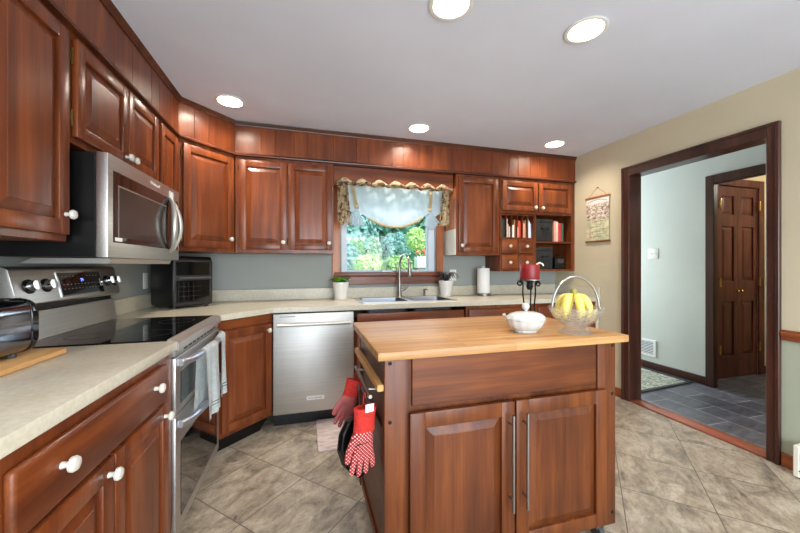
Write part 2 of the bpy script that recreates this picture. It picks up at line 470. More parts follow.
    def build(self, name, mat, parent=None, loc=None, smooth=35, recalc=True):
        bm = self.bm
        if recalc: bmesh.ops.recalc_face_normals(bm, faces=bm.faces)
        off = None
        if self.world:
            if parent is not None:
                root = parent
                while root.parent: root = root.parent
                off = root.location
            elif loc is not None: off = Vector(loc)
        if off is not None: bmesh.ops.translate(bm, verts=bm.verts, vec=-Vector(off))
        flat = [f[self.flat] for f in bm.faces]; bm.faces.layers.int.remove(self.flat)
        me = bpy.data.meshes.new(name); bm.to_mesh(me); bm.free()
        if mat: me.materials.append(mat)
        if smooth:
            for p in me.polygons: p.use_smooth = not flat[p.index]
            me.set_sharp_from_angle(angle=math.radians(smooth))
        o = bpy.data.objects.new(name, me); COL.objects.link(o)
        if parent is not None: o.parent = parent
        elif loc is not None: o.location = loc
        return o
def tag(o, label, cat, group=None):
    o['label'] = label; o['category'] = cat
    if group: o['group'] = group
    return o
def thing(name, label, cat, loc=(0, 0, 0), rotz=0, group=None):
    o = bpy.data.objects.new(name, None); COL.objects.link(o)
    o.location = loc; o.rotation_euler = (0, 0, rotz); o.empty_display_size = .05
    return tag(o, label, cat, group)
def struct(o): o['kind'] = 'structure'; return o
def copy_tree(o, parent=None):
    c = o.copy(); COL.objects.link(c)
    if parent is not None: c.parent = parent
    for ch in list(o.children): copy_tree(ch, c)
    return c
def inst(me, name, parent, loc, rot=(0, 0, 0), scale=(1, 1, 1)):
    o = bpy.data.objects.new(name, me); COL.objects.link(o); o.parent = parent
    o.location = loc; o.rotation_euler = rot; o.scale = scale; return o
def text(s, size, mat, name, parent, loc, rot, extrude=.0004):
    c = bpy.data.curves.new('lettering', 'FONT'); c.body = s; c.size = size; c.extrude = extrude
    c.align_x = 'CENTER'; c.align_y = 'CENTER'
    t = bpy.data.objects.new('lettering', c); COL.objects.link(t)
    bpy.context.view_layer.update()
    me = bpy.data.meshes.new_from_object(t.evaluated_get(bpy.context.evaluated_depsgraph_get()))
    bpy.data.objects.remove(t); me.materials.clear(); me.materials.append(mat)
    return inst(me, name, parent, loc, rot)

# ------------------------------------------------------------------ room constants (metres)
XL, YB, XR, H = -1.169, 3.29, 2.825, 2.408
XS, YS, Y1, X2 = -.857, 2.987, 2.6645, -.5553     # soffit / upper cabinet faces
ZS, ZB = 2.13, 1.335                               # soffit bottom, upper cabinet bottom
XC, YC, CT, CB = -.535, 2.661, .914, .876          # counter front edges, top, underside
YREAR = -2.3
XH = 3.97                                          # hall far wall
WT = .125                                          # wall thickness

# ------------------------------------------------------------------ structure
struct(MB().box((XL-.1, YREAR-.1, -.06), (XR+.005, YB+.1, 0)).build('floor', TILE, smooth=0))
struct(MB().box((XR+.005, -.6, -.06), (6.1, 4.8, -.002)).build('floor_hall', SLATE, smooth=0))
CANS = [(.629, 1.385), (1.347, 1.355), (-.521, 2.631), (.933, 2.709), (2.318, 2.71), (.2, -.5), (1.7, -.6)]  # last two cans are added out of view to brighten the left counter
def circ(x, y, r, n=28): return [(x+r*math.cos(2*PI*k/n), y+r*math.sin(2*PI*k/n)) for k in range(n)]
c_ = MB(); c_.plate([(XL-.1, YREAR-.1), (XR+WT, YREAR-.1), (XR+WT, YB+.1), (XL-.1, YB+.1)], [circ(x, y, .083) for x, y in CANS], H, H+.012)
ceiling = struct(c_.build('ceiling', CEIL, smooth=0))
MB().box((XL-.1, YREAR-.1, H+.2), (XR+WT, YB+.1, H+.25)).build('ceiling_deck', CEIL, ceiling, smooth=0)
struct(MB().box((XR+WT+.001, -.6, H), (6.1, 4.8, H+.1)).build('ceiling_hall', CEIL, smooth=0))
struct(MB().box((XL-.1, YREAR-.1, 0), (XL, YB+.1, H)).build('wall_left', WALL_GREY, smooth=0))
# back wall with window hole
WX0, WX1, WZ0, WZ1 = .335, 1.315, 1.165, 2.05
wb = MB()
for a, b in (((XL, YB, 0), (WX0, YB+.14, H)), ((WX1, YB, 0), (XR+WT, YB+.14, H)), ((WX0, YB, 0), (WX1, YB+.14, WZ0)), ((WX0, YB, WZ1), (WX1, YB+.14, H))): wb.box(a, b)
struct(wb.build('wall_back', WALL_GREY, smooth=0))
# right wall with doorway
DY0, DY1, DZ = 1.406, 2.346, 2.046
wr = MB()
for a, b in (((XR, DY1, 0), (XR+WT, YB, H)), ((XR, DY0, DZ), (XR+WT, DY1, H)), ((XR, YREAR, .80), (XR+WT, DY0, H))): wr.box(a, b)
wall_r = struct(wr.build('wall_right', WALL_BEIGE, smooth=0))
MB().box((XR, YREAR, 0), (XR+WT, DY0, .80)).build('wainscot', WALL_SAGE, wall_r, smooth=0)
# rear wall with a wide patio window
rr = MB()
for a, b in (((XL, YREAR-.1, 0), (-.6, YREAR, H)), ((2.4, YREAR-.1, 0), (XR+WT, YREAR, H)), ((-.6, YREAR-.1, 2.15), (2.4, YREAR, H)), ((-.6, YREAR-.1, 0), (2.4, YREAR, .12))): rr.box(a, b)
struct(rr.build('wall_rear', WALL_BEIGE, smooth=0))
w2 = MB()
for x in (-.6, .86, 2.33): w2.box((x, YREAR-.08, .12), (x+.07, YREAR-.03, 2.15))
w2.box((-.6, YREAR-.08, .12), (2.4, YREAR-.03, .19)); w2.box((-.6, YREAR-.08, 2.08), (2.4, YREAR-.03, 2.15))
win2 = struct(w2.build('window_2', VINYL)); MB().box((-.53, YREAR-.06, .19), (2.33, YREAR-.054, 2.08)).build('pane', PANE, win2, smooth=0)

# doorway casing, threshold, chair rail, baseboards
t1 = MB()
t1.box((XR-.02, 1.352, 0), (XR, DY0+.005, 2.118), .004); t1.box((XR-.02, DY1-.005, 0), (XR, 2.408, 2.118), .004)
t1.box((XR-.0195, DY0+.004, DZ-.005), (XR-.001, DY1-.004, 2.117), .002)
for y0, y1 in ((1.345, 1.368), (2.394, 2.415)): t1.box((XR-.027, y0, 0), (XR, y1, 2.123), .003)
t1.box((XR-.0275, 1.3445, 2.104), (XR, 2.4155, 2.125), .003)
t1.box((XR-.001, DY0-.02, 0), (XR+WT+.002, DY0+.002, DZ)); t1.box((XR-.001, DY1-.002, 0), (XR+WT+.002, DY1+.02, DZ))
t1.box((XR-.001, DY0-.02, DZ-.002), (XR+WT+.002, DY1+.02, DZ+.02))
struct(t1.build('trim_1', D_Z))
struct(MB().box((XR-.01, DY0+.003, .0005), (XR+WT-.01, DY1-.003, .014), .005, 2).build('trim_2', OAK_LIP))
struct(MB().box((XR-.022, YREAR, .775), (XR, 1.343, .838), .006).box((XR-.03, YREAR, .80), (XR, 1.343, .825), .006).build('trim_3', wood('chair_rail_wood', 'y', (88, 40, 20), (124, 62, 34), (150, 82, 48))))
struct(MB().box((XR-.015, YREAR, 0), (XR, 1.343, .085), .004).box((XR-.015, 2.417, 0), (XR, 2.66, .085), .004).build('baseboard_right', wood('baseboard_wood', 'y', (96, 46, 24), (134, 70, 38), (160, 90, 54))))
# hall beyond the doorway
HY0, HY1 = 1.45, 2.385       # opening in the hall's far wall
hw = MB()
for a, b in (((XH, HY1, 0), (XH+.03, 4.7, H)), ((XH, HY0, 2.06), (XH+.03, HY1, H)), ((XH, -.6, 0), (XH+.03, HY0, H))): hw.box(a, b)
struct(hw.build('wall_hall', WALL_HALL, smooth=0))
struct(MB().box((XR+WT, -.7, 0), (6.1, -.6, H)).build('wall_hall_near', WALL_HALL, smooth=0))
he = MB()
for a, b in (((XR+WT, 4.7, 0), (3.05, 4.8, H)), ((3.87, 4.7, 0), (XH+.03, 4.8, H)), ((3.05, 4.7, 2.1), (3.87, 4.8, H))): he.box(a, b)
struct(he.build('wall_hall_end', WALL_HALL, smooth=0))
w3 = MB().box((3.05, 4.72, 0), (3.13, 4.76, 2.1)).box((3.79, 4.72, 0), (3.87, 4.76, 2.1)).box((3.13, 4.72, 0), (3.79, 4.76, .3)).box((3.13, 4.72, 2.0), (3.79, 4.76, 2.1))
d3 = struct(w3.build('window_3', VINYL)); MB().box((3.13, 4.737, .3), (3.79, 4.743, 2.0)).build('pane', PANE, d3, smooth=0)
struct(MB().box((XR+WT, YB+.14, 0), (XR+WT+.02, 4.7, H)).build('wall_hall_side', WALL_HALL, smooth=0))
t4 = MB()
for y0, y1 in ((HY0-.07, HY0+.005), (HY1-.005, HY1+.072)): t4.box((XH-.02, y0, 0), (XH, y1, 2.145), .004)
t4.box((XH-.0195, HY0+.004, 2.06), (XH-.001, HY1-.004, 2.144), .002)
t4.box((XH-.001, HY0-.01, 0), (XH+.032, HY0+.006, 2.07)); t4.box((XH-.001, HY1-.006, 0), (XH+.032, HY1+.01, 2.07)); t4.box((XH-.001, HY0, 2.05), (XH+.032, HY1, 2.07))
struct(t4.build('trim_4', D_Z))
struct(MB().box((XH-.016, HY1+.073, 0), (XH, 4.7, .085), .004).build('baseboard_hall', D_Y))
# side passage with the panelled closet door
YD = 2.55
struct(MB().box((XH+.031, YD, 0), (4.285, YD+.1, H)).box((4.935, YD, 0), (6.1, YD+.1, H)).box((4.26, YD+.06, 0), (4.96, YD+.1, 2.12)).box((4.285, YD, 2.11), (4.935, YD+.1, H)).build('wall_passage', WALL_CREAM, smooth=0))
struct(MB().box((6.0, -.6, 0), (6.1, YD, H)).build('wall_passage_end', WALL_CREAM, smooth=0))
struct(MB().box((5.025, YD-.016, 0), (6.0, YD, .085), .004).build('baseboard_passage', D_X))
REDW = wood('closet_door_wood', 'z', (60, 30, 22), (94, 48, 35), (118, 64, 46), rough=.35)
cd = struct(MB().box((4.21, YD-.018, 0), (4.29, YD, 2.185), .004).box((4.93, YD-.018, 0), (5.02, YD, 2.185), .004).box((4.291, YD-.0175, 2.105), (4.929, YD, 2.184), .002).build('door_1', REDW))
def panel_mesh(mb, x0, x1, z0, z1, yo, yi, slope=.035, lip=.006):
    def ring(d, y): return [mb.bm.verts.new(p) for p in ((x0+d, y, z0+d), (x1-d, y, z0+d), (x1-d, y, z1-d), (x0+d, y, z1-d))]
    rs = [ring(0, yo), ring(lip, yo), ring(lip+slope, yi), ring(lip+slope+.002, yi-.0015)]
    for a, b in zip(rs, rs[1:]):
        for k in range(4): mb.bm.faces.new((a[k], a[(k+1) % 4], b[(k+1) % 4], b[k]))
    mb.bm.faces.new(rs[-1])
for i, (x0, x1) in enumerate(((4.294, 4.609), (4.612, 4.927))):
    lf = MB(); t = .03; st = .062
    zs = [.02, .24, .835, 1.06, 1.66, 1.79, 1.995, 2.095]
    lf.box((x0, YD, .006), (x0+st, YD+t, 2.095), .002); lf.box((x1-st, YD, .006), (x1, YD+t, 2.095), .002)
    for a, b in ((.006, .24), (.835, 1.06), (1.66, 1.79), (1.995, 2.095)): lf.box((x0+st, YD+.0005, a), (x1-st, YD+t, b))
    for a, b in ((.24, .835), (1.06, 1.66), (1.79, 1.995)): panel_mesh(lf, x0+st, x1-st, a, b, YD+.014, YD+.004, .03, .008)
    leaf = lf.build('door_leaf', REDW, cd, smooth=6)
    kx = x1-.03 if i == 0 else x0+.03
    MB().lathe((kx, YD, .95), [(.005, 0), (.005, -.014), (.011, -.018), (.012, -.025), (.007, -.030), (.0001, -.031)], 14, 'y').build('door_knob', BRIGHT_BRASS, leaf)
    hx = x0 if i == 0 else x1
    for z in (.32, 1.12 if False else 1.05, 1.9):
        MB().box((hx-.014, YD-.024, z-.05), (hx+.014, YD-.0185, z+.05), .001).cyl((hx, YD-.026, z-.052), (hx, YD-.026, z+.052), .006).build('hinge', BRIGHT_BRASS, leaf)
lamp('passage_lamp', 'POINT', (4.9, 1.6, 2.2), 18, WARM, shadow_soft_size=.12)

# soffit: tongue-and-groove boards along left run, corner diagonal and back run
sf = MB()
def run(p, q):
    p, q = Vector(p), Vector(q); d = (q-p); L = d.length; d.normalize(); n = Vector((d.y, -d.x, 0))
    s = 0
    while s < L-1e-4:
        w = min(random.choice((.11, .15, .17, .2, .22)), L-s)
        if L-s-w < .05: w = L-s
        a, b = p+d*s, p+d*(s+w); g = .0025
        pts = [(a, 0), (a+d*g, .003), (b-d*g, .003), (b, 0)]
        vs = [[sf.bm.verts.new((x+n*o) + Vector((0, 0, z))) for x, o in pts] for z in (ZS, H-.001)]
        for k in range(3): sf.bm.faces.new((vs[0][k], vs[0][k+1], vs[1][k+1], vs[1][k]))
        s += w
PATH = [(XS, .78, 0), (XS, Y1, 0), (X2, YS, 0), (XR, YS, 0)]
for p, q in zip(PATH, PATH[1:]): run(p, q)
sf.prism([(XL, .78), (XS-.003, .78), (XS-.003, Y1+.003), (X2-.003, YS+.003), (XR, YS+.003), (XR, YB), (XL, YB)], ZS, H-.0015)
soffit = struct(sf.build('wall_soffit', W_Z, smooth=20))
def mould(name, prof, z, mat, parent):
    """sweep a profile [(out, up)] along the soffit path"""
    mb = MB(); pts = [Vector(p) for p in PATH]; rings = []
    for i, p in enumerate(pts):
        ds = []
        if i > 0: ds.append((pts[i]-pts[i-1]).normalized())
        if i < len(pts)-1: ds.append((pts[i+1]-pts[i]).normalized())
        ns = [Vector((d.y, -d.x, 0)) for d in ds]
        n = ns[0] if len(ns) == 1 else (ns[0]+ns[1])/(1+ns[0].dot(ns[1]))
        rings.append([mb.bm.verts.new(p+n*o+Vector((0, 0, z+u))) for o, u in prof])
    for a, b in zip(rings, rings[1:]):
        for k in range(len(prof)-1): mb.bm.faces.new((a[k], b[k], b[k+1], a[k+1]))
    return mb.build(name, mat, parent, smooth=40)
mould('crown_moulding', [(0, -.034), (.010, -.034), (.013, -.024), (.024, -.008), (.026, 0), (0, 0)], H-.001, CROWN, soffit)
mould('soffit_moulding', [(0, -.002), (.020, -.002), (.022, .006), (.016, .016), (.006, .022), (0, .022)], ZS, CROWN, soffit)
struct(MB().box((.242, YS+.06, 1.95), (1.406, YS+.085, ZS-.003), .002).build('trim_5', W_X))

# kitchen window
wf = MB()
wf.box((.245, YB-.02, 1.045), (.322, YB-.001, 2.11), .004); wf.box((1.322, YB-.02, 1.045), (1.398, YB-.001, 2.11), .004); wf.box((.245, YB-.021, 2.03), (1.398, YB-.001, 2.11), .004)
trimw = struct(wf.build('trim_6', ORANGE_WOOD))
MB().box((.262, YB-.055, 1.125), (1.385, YB+.03, 1.165), .008, 2).box((.30, YB-.022, 1.045), (1.345, YB-.001, 1.124), .004).build('window_sill', SILL_WOOD, trimw)
fr = MB()
for a, b in (((WX0, YB+.02, WZ0), (WX0+.055, YB+.10, WZ1)), ((WX1-.075, YB+.02, WZ0), (WX1, YB+.10, WZ1)), ((WX0+.055, YB+.021, WZ0), (WX1-.075, YB+.10, WZ0+.022)), ((WX0+.055, YB+.021, WZ1-.05), (WX1-.075, YB+.10, WZ1))): fr.box(a, b, .004)
win1 = struct(fr.build('window_1', VINYL))
MB().box((WX0+.055, YB+.055, WZ0+.022), (WX1-.075, YB+.06, WZ1-.05)).build('pane', PANE, win1, smooth=0)

# ------------------------------------------------------------------ cabinets
kb = MB().lathe((0, 0, 0), [(.008, 0), (.0065, -.010), (.0075, -.014), (.0165, -.018), (.0175, -.024), (.014, -.030), (.006, -.0325), (.0001, -.033)], 18, 'y')
_k = kb.build('knob', plain('knob_ceramic', (206, 201, 190), .2, 0, .01)); KNOB = _k.data; bpy.data.objects.remove(_k)
kb = MB().lathe((0, 0, 0), [(.0032, 0), (.0032, -.0012), (.0001, -.0014)], 10, 'y')
_k = kb.build('knob_screw', BRASS); SCREW = _k.data; bpy.data.objects.remove(_k)
hb = MB().cyl((0, -.004, -.025), (0, -.004, .025), .0045, n=8).sphere((0, -.004, .028), .0045, u=8, v=6).sphere((0, -.004, -.028), .0045, u=8, v=6).box((-.007, -.003, -.020), (.007, -.0005, .020), .001)
_k = hb.build('hinge', BRASS); HINGE = _k.data; bpy.data.objects.remove(_k)
def knob(parent, x, y, z, s=1):
    k = inst(KNOB, 'knob', parent, (x, y, z), scale=(s, s, s)); k['label'] = 'round white ceramic knob'
    return k
def door(parent, x0, x1, z0, z1, y=0, t=.02, fw=.052, V=None, X=None, kn=None, hinge=None, name='door', slope=.034):
    V = V or W_Z; X = X or W_X
    m = MB()
    m.box((x0, y-t, z0), (x0+fw, y-.001, z1), .003, 2); m.box((x1-fw, y-t, z0), (x1, y-.001, z1), .003, 2)
    m.box((x0+fw-.001, y-t, z1-fw), (x1-fw+.001, y-.001, z1), .003, 2); m.box((x0+fw-.001, y-t, z0), (x1-fw+.001, y-.001, z0+fw), .003, 2)
    d = m.build(name, V, parent)
    p = MB(); panel_mesh(p, x0+fw-.001, x1-fw+.001, z0+fw-.001, z1-fw+.001, y-t+.014, y-t+.003, slope, .004)
    p.build('panel', V, d, smooth=6)
    if kn: knob(d, kn[0], y-t, kn[1])
    if hinge:
        hx = x0-.006 if hinge == 'l' else x1+.006
        for z in (z0+.07, z1-.07): inst(HINGE, 'hinge', d, (hx, y-.002, z))
    return d
def drawer_front(parent, x0, x1, z0, z1, y=0, t=.02, knobs=(), mat=None, name='drawer'):
    m = MB().box((x0, y-t, z0), (x1, y-.001, z1), .009, 3)
    d = m.build(name, mat or W_X, parent)
    for k in knobs: knob(d, k[0], y-t, k[1])
    return d
G_UP = 'cherry wall cabinets'; G_BASE = 'cherry base cabinets'
def upper(label, loc, rot, w, z1, depth, doors, name='wall_cabinet', body=None, top=None):
    t = thing(name, label, 'cabinet', loc, rot, G_UP)
    h = z1-loc[2]
    b = MB().box((0, 0, 0), (w, depth, h), .0015)
    (body or (lambda: b.build('body', W_Z, t)))()
    for d in doors: door(t, **d)
    return t
UD = YB-YS-.006
e = .001
# left wall run (local x runs along world +y, front faces +x)
LX = XS-.006
upper('cherry wall cabinet beyond the frame at the near end of the left wall', (LX, .782, ZB-.015), PI/2, .365, ZS, LX-XL-.003,
      [dict(x0=.014, x1=.352, z0=.03, z1=ZS-ZB-.015, hinge='r', kn=(.04, .07))])
upper('tall cherry wall cabinet nearest the camera, left of the microwave', (LX, 1.149, ZB-.015), PI/2, .396, ZS, LX-XL-.003,
      [dict(x0=.022, x1=.379, z0=.025, z1=ZS-ZB-.015, kn=(.356, .098))])
upper('short two-door cherry cabinet directly above the microwave', (LX, 1.547, 1.70), PI/2, .785, ZS, LX-XL-.003,
      [dict(x0=.024, x1=.412, z0=.025, z1=ZS-1.70-.03, hinge='l', kn=(.385, .06)), dict(x0=.418, x1=.766, z0=.025, z1=ZS-1.70-.03, kn=(.445, .06))])
upper('narrow cherry wall cabinet between microwave and corner cabinet', (LX, 2.334, ZB), PI/2, .329, ZS, LX-XL-.003,
      [dict(x0=.022, x1=.285, z0=.03, z1=ZS-ZB-.03, slope=.025)])
# diagonal corner cabinet: five-sided body
dl = math.hypot(X2-XS, YS-Y1)
ca = math.atan2(YS-Y1, X2-XS)
dv = Vector((math.cos(ca), math.sin(ca), 0)); nv = Vector((-dv.y, dv.x, 0))
cloc = Vector((XS, Y1, ZB)) + nv*.006 + dv*.002
cc = thing('wall_cabinet', 'diagonal corner cherry wall cabinet above the black countertop oven', 'cabinet', cloc, ca, G_UP)
def loc2(x, y):
    d = Vector((x, y, 0))-Vector((cloc.x, cloc.y, 0)); return (d.dot(dv), d.dot(nv))
MB().prism([(0, 0), (dl-.004, 0), loc2(X2-.004, YB-.003), loc2(XL+.003, YB-.003), loc2(XL+.003, Y1+.004)], 0, ZS-ZB-.003).build('body', W_Z, cc)
door(cc, .028, dl-.022, .03, ZS-ZB-.033, hinge='l', kn=(dl-.055, .105))
BY = YS+.006
upper('two-door cherry wall cabinet left of the kitchen window', (X2+.002, BY, ZB), 0, .239-X2-.004, ZS-.003, UD-.006,
      [dict(x0=.03, x1=.398, z0=.03, z1=ZS-ZB-.033, hinge='l', kn=(.372, .09)), dict(x0=.412, x1=.778, z0=.03, z1=ZS-ZB-.033, hinge='l', kn=(.748, .09))])
rc = upper('single-door cherry wall cabinet right of the kitchen window', (1.412, BY, ZB), 0, .482, ZS-.003, UD-.006,
      [dict(x0=.022, x1=.452, z0=.03, z1=ZS-ZB-.033, hinge='r', kn=(.048, .09))])
MB().box((-.002, .002, .001), (0, UD-.008, .255)).build('side_panel', CREAM_PANEL, rc)['label'] = 'plain cream lower side'
MB().box((-.003, .001, .257), (0, UD-.008, .66)).build('side_panel', ORANGE_WOOD, rc)['label'] = 'amber upper side'  # one cabinet side in two tones, cream below and amber above
# cabinet with two short doors and an open shelf bay
BX0, BX1, BB, OZ = 1.899, 2.80, 1.172, 1.765
oc = thing('shelf_cabinet', 'cherry cabinet with two short doors over an open shelf bay at the right wall', 'cabinet', (BX0, BY, BB), 0, G_UP)
W = BX1-BX0; HH = ZS-.003-BB; zo = OZ-BB; xm = 2.325-BX0; DP = UD-.006
b = MB(); b.box((0, 0, zo), (W, DP, HH), .0015)
b.box((W-.022, 0, 0), (W, DP, zo), .001); b.box((xm-.012, 0.001, 0), (xm+.006, DP, zo), .001)
b.box((xm+.006, 0.001, 0), (W-.022, DP, .018)); b.box((xm+.006, DP-.008, .018), (W-.022, DP, zo)); 
b.build('body', W_Z, oc)
ZM = 1.478-BB
MB().box((xm+.0065, .002, ZM-.009), (W-.0225, DP-.009, ZM+.009), .002).build('shelf', W_X, oc)
MB().box((W+.0005, .001, 0), (XR-BX0-.001, .02, HH)).build('filler_strip', W_Z, oc)
door(oc, .018, .438, zo+.03, HH-.03, hinge='l', kn=(.40, zo+.068)); door(oc, .452, .875, zo+.03, HH-.03, hinge='r', kn=(.488, zo+.068))
# mail organiser under the left short door
og = thing('desk_organizer', 'cherry organizer with six mail slots over four small drawers', 'organizer', (BX0+.002, BY, BB), 0)
ow = xm-.012-.004; oh = zo-.004
b = MB(); b.box((0, 0, 0), (.014, DP, oh), .001); b.box((ow-.014, 0, 0), (ow, DP, oh), .001)
b.box((.014, 0.001, oh-.014), (ow-.014, DP, oh)); b.box((.014, .001, 0), (ow-.014, DP, .012)); b.box((.014, .001, .335), (ow-.014, DP, .349)); b.box((.014, DP-.008, .012), (ow-.014, DP, oh-.014))
b.box((.014, .001, .168), (ow-.014, DP-.01, .18)); b.box((ow/2-.007, .0015, .012), (ow/2+.007, DP-.01, .335))
b.build('body', W_Z, og)
sw = (ow-.028)/6
for k in range(1, 6): MB().box((.014+k*sw-.003, .004, .3495), (.014+k*sw+.003, DP-.009, oh-.0145)).build('divider', W_Z, og)
for x0, x1 in ((.018, ow/2-.010), (ow/2+.010, ow-.018)):
    for z0, z1 in ((.016, .164), (.184, .331)):
        dd = MB().box((x0, -.006, z0), (x1, .18, z1), .004, 2).build('drawer', W_X, og); knob(dd, (x0+x1)/2, -.006, (z0+z1)/2, .95)
def papers(k, cols, label, h):
    x0 = BX0+.002+.014+k*sw+.004; y0 = BY+.02; z0 = BB+.3495
    t = thing('paper_bundle', label, 'papers', (x0+sw/2-.004, y0, z0), 0, 'papers filed in the mail slots')
    ww = (sw-.010)/len(cols)
    for i, (c, hh) in enumerate(cols):
        m = MB(True).box((x0+i*ww, y0+.004*i, z0+.0005), (x0+(i+1)*ww-.0015, y0+.22, z0+h*hh), .0006); m.build('sheet', c, t)
P_RED = plain('red_card', (206, 70, 50), .7); P_BR = plain('kraft_paper', (176, 128, 82), .8); P_GR = plain('dark_green_folder', (40, 52, 46), .7); P_BL = plain('pale_blue_paper', (196, 206, 218), .8); P_PINK = plain('salmon_cover', (216, 150, 130), .7)
papers(0, [(P_GR, 1), (P_GR, .97)], 'dark green folders in the leftmost mail slot', .195)
papers(1, [(PAPER, 1), (P_BR, .72), (PAPER, .6)], 'white papers leaning in the second mail slot from the left', .19)
papers(2, [(PAPER, .62), (PAPER, .7), (P_BR, 1)], 'short white envelopes in the third mail slot from the left', .185)
papers(3, [(PAPER, .6), (P_RED, 1), (P_RED, .95)], 'red card folders in the fourth mail slot from the left', .18)
papers(4, [(P_BR, .9), (P_PINK, .8), (P_BR, 1)], 'brown envelopes in the fifth mail slot from the left', .185)
papers(5, [(P_BL, 1), (PAPER, .9), (P_BL, .8)], 'pale blue papers in the rightmost mail slot', .19)
def bin_(z0, label, h):
    x0 = BX0+xm+.012; t = thing('storage_bin', label, 'storage bin', (x0+.105, BY+.13, z0), 0, 'black fabric storage bins')
    m = MB(True)
    m.box((x0, BY+.01, z0), (x0+.21, BY+.25, z0+h), .008, 2); m.build('bin_body', DARK_CLOTH, t)
    MB(True).tube([(x0+.06, BY+.006, z0+h*.62), (x0+.075, BY-.002, z0+h*.55), (x0+.135, BY-.002, z0+h*.55), (x0+.15, BY+.006, z0+h*.62)], .006, 8).build('handle', BLACK, t)
    MB(True).box((x0-.002, BY+.007, z0+h-.035), (x0+.212, BY+.2525, z0+h+.002), .004).build('rim', DARK_CLOTH, t)
bin_(ZM+BB+.0095, 'black fabric bin on the upper open shelf beside the books', .235)
bin_(BB+.0185, 'black fabric bin on the lower open shelf beside the black radio', .235)
bx = BX0+xm+.245
for (c, wd, hh, nm, lab, tilt) in ((P_PINK, .028, .222, 'book', 'salmon pink book, leftmost on the open shelf', .02), (plain('cream_cover', (220, 196, 176), .7), .022, .215, 'book', 'cream book standing between the pink and red books', .02), (plain('red_cover', (190, 44, 56), .6), .036, .20, 'book', 'red book standing on the open shelf', .0), (plain('green_cover', (56, 84, 62), .6), .03, .20, 'book', 'dark green book, rightmost on the open shelf', 0)):
    t = thing(nm, lab, 'book', (bx+wd/2, BY+.1, ZM+BB+.0095), 0, 'books on the open shelf')
    z0 = ZM+BB+.0095
    MB(True).box((bx, BY+.02, z0), (bx+.0025, BY+.19, z0+hh), .0008).box((bx+wd-.0025, BY+.02, z0), (bx+wd, BY+.19, z0+hh), .0008).box((bx, BY+.018, z0), (bx+wd, BY+.022, z0+hh), .0008).build('cover', c, t)
    MB(True).box((bx+.003, BY+.0225, z0+.003), (bx+wd-.003, BY+.185, z0+hh-.004)).build('pages', PAPER, t)
    bx += wd+.002
rx = BX0+xm+.27
t = thing('radio', 'small black radio on the lower open shelf', 'radio', (rx+.06, BY+.1, BB+.0185), 0)
MB(True).box((rx, BY+.03, BB+.0185), (rx+.135, BY+.15, BB+.15), .01, 2).build('case', BLACK, t)
MB(True).box((rx+.03, BY+.026, BB+.085), (rx+.105, BY+.0305, BB+.125), .001).build('display', INNER_GREY, t)
MB(True).tube([(rx+.02, BY+.09, BB+.148), (rx+.02, BY+.09, BB+.175), (rx+.115, BY+.09, BB+.175), (rx+.115, BY+.09, BB+.148)], .005).build('handle', BLACK, t)

# base cabinets
def base(label, loc, rot, w, depth, doors=(), drawers=(), toe=True, name='base_cabinet', ztop=CB-.002):
    t = thing(name, label, 'cabinet', loc, rot, G_BASE)
    MB().box((0, 0, .105), (w, depth, ztop), .0015).build('body', W_Z, t)
    MB().box((.001, .06, 0), (w-.001, depth-.01, .104)).build('toe_kick', BLACK, t)
    for d in doors: door(t, **d)
    for d in drawers: drawer_front(t, **d)
    return t
FX = -.543
base('cherry base cabinet with one long drawer over two doors, left of the range', (FX, .79, 0), PI/2, .815, FX-XL-.003,
     [dict(x0=.003, x1=.339, z0=.135, z1=.694, t=.022, kn=(.312, .655)), dict(x0=.349, x1=.729, z0=.135, z1=.694, t=.022, kn=(.690, .652))],
     [dict(x0=.003, x1=.729, z0=.706, z1=.846, t=.022, knobs=((.127, .788), (.605, .788)))])
FY = YC+.027
fa = Vector((XC-.03, 2.372, 0)); fb = Vector((-.243, FY, 0))
fa = Vector((-.558, 2.373, 0)); fb = Vector((-.243, 2.688, 0))
fl = (fb-fa).length
bc = thing('base_cabinet', 'diagonal corner cherry base cabinet between range and dishwasher', 'cabinet', fa, PI/4, G_BASE)
q = math.sqrt(.5)
def l3(x, y): d = Vector((x, y, 0))-fa; return (d.dot(Vector((q, q, 0))), d.dot(Vector((-q, q, 0))))
MB().prism([(0, 0), (fl, 0), l3(-.243, YB-.003), l3(XL+.003, YB-.003), l3(XL+.003, 2.373)], .105, CB-.002).build('body', W_Z, bc)
MB().prism([(.06, .06), (fl-.06, .06), l3(-.25, YB-.02), l3(XL+.02, YB-.02), l3(XL+.02, 2.38)], 0, .104).build('toe_kick', BLACK, bc)
door(bc, .035, fl-.02, .135, .80, kn=(fl-.055, .755))
MB().box((.02, -.006, .812), (fl-.01, -.0005, .868), .002).build('rail', W_X, bc)
SX0 = .375
base('wide cherry sink base cabinet below the window', (SX0, FY, 0), 0, .985, YB-FY-.003,
     [dict(x0=.02, x1=.485, z0=.135, z1=.70), dict(x0=.497, x1=.965, z0=.135, z1=.70)], [dict(x0=.02, x1=.965, z0=.72, z1=.845, name='false_front')], ztop=.72)
sbk = MB(); 
base('cherry base cabinet right of the sink, partly behind the island', (SX0+.987, FY, 0), 0, .72, YB-FY-.003,
     [dict(x0=.02, x1=.70, z0=.135, z1=.70, kn=(.06, .65))], [dict(x0=.02, x1=.70, z0=.72, z1=.845, knobs=((.36, .785),))])
base('cherry base cabinet in the far right corner under the counter', (SX0+.987+.722, FY, 0), 0, XR-.004-(SX0+.987+.722)-.03, YB-FY-.003,
     [dict(x0=.02, x1=.675, z0=.135, z1=.70, kn=(.06, .65))], [dict(x0=.02, x1=.675, z0=.72, z1=.845, knobs=((.35, .785),))])
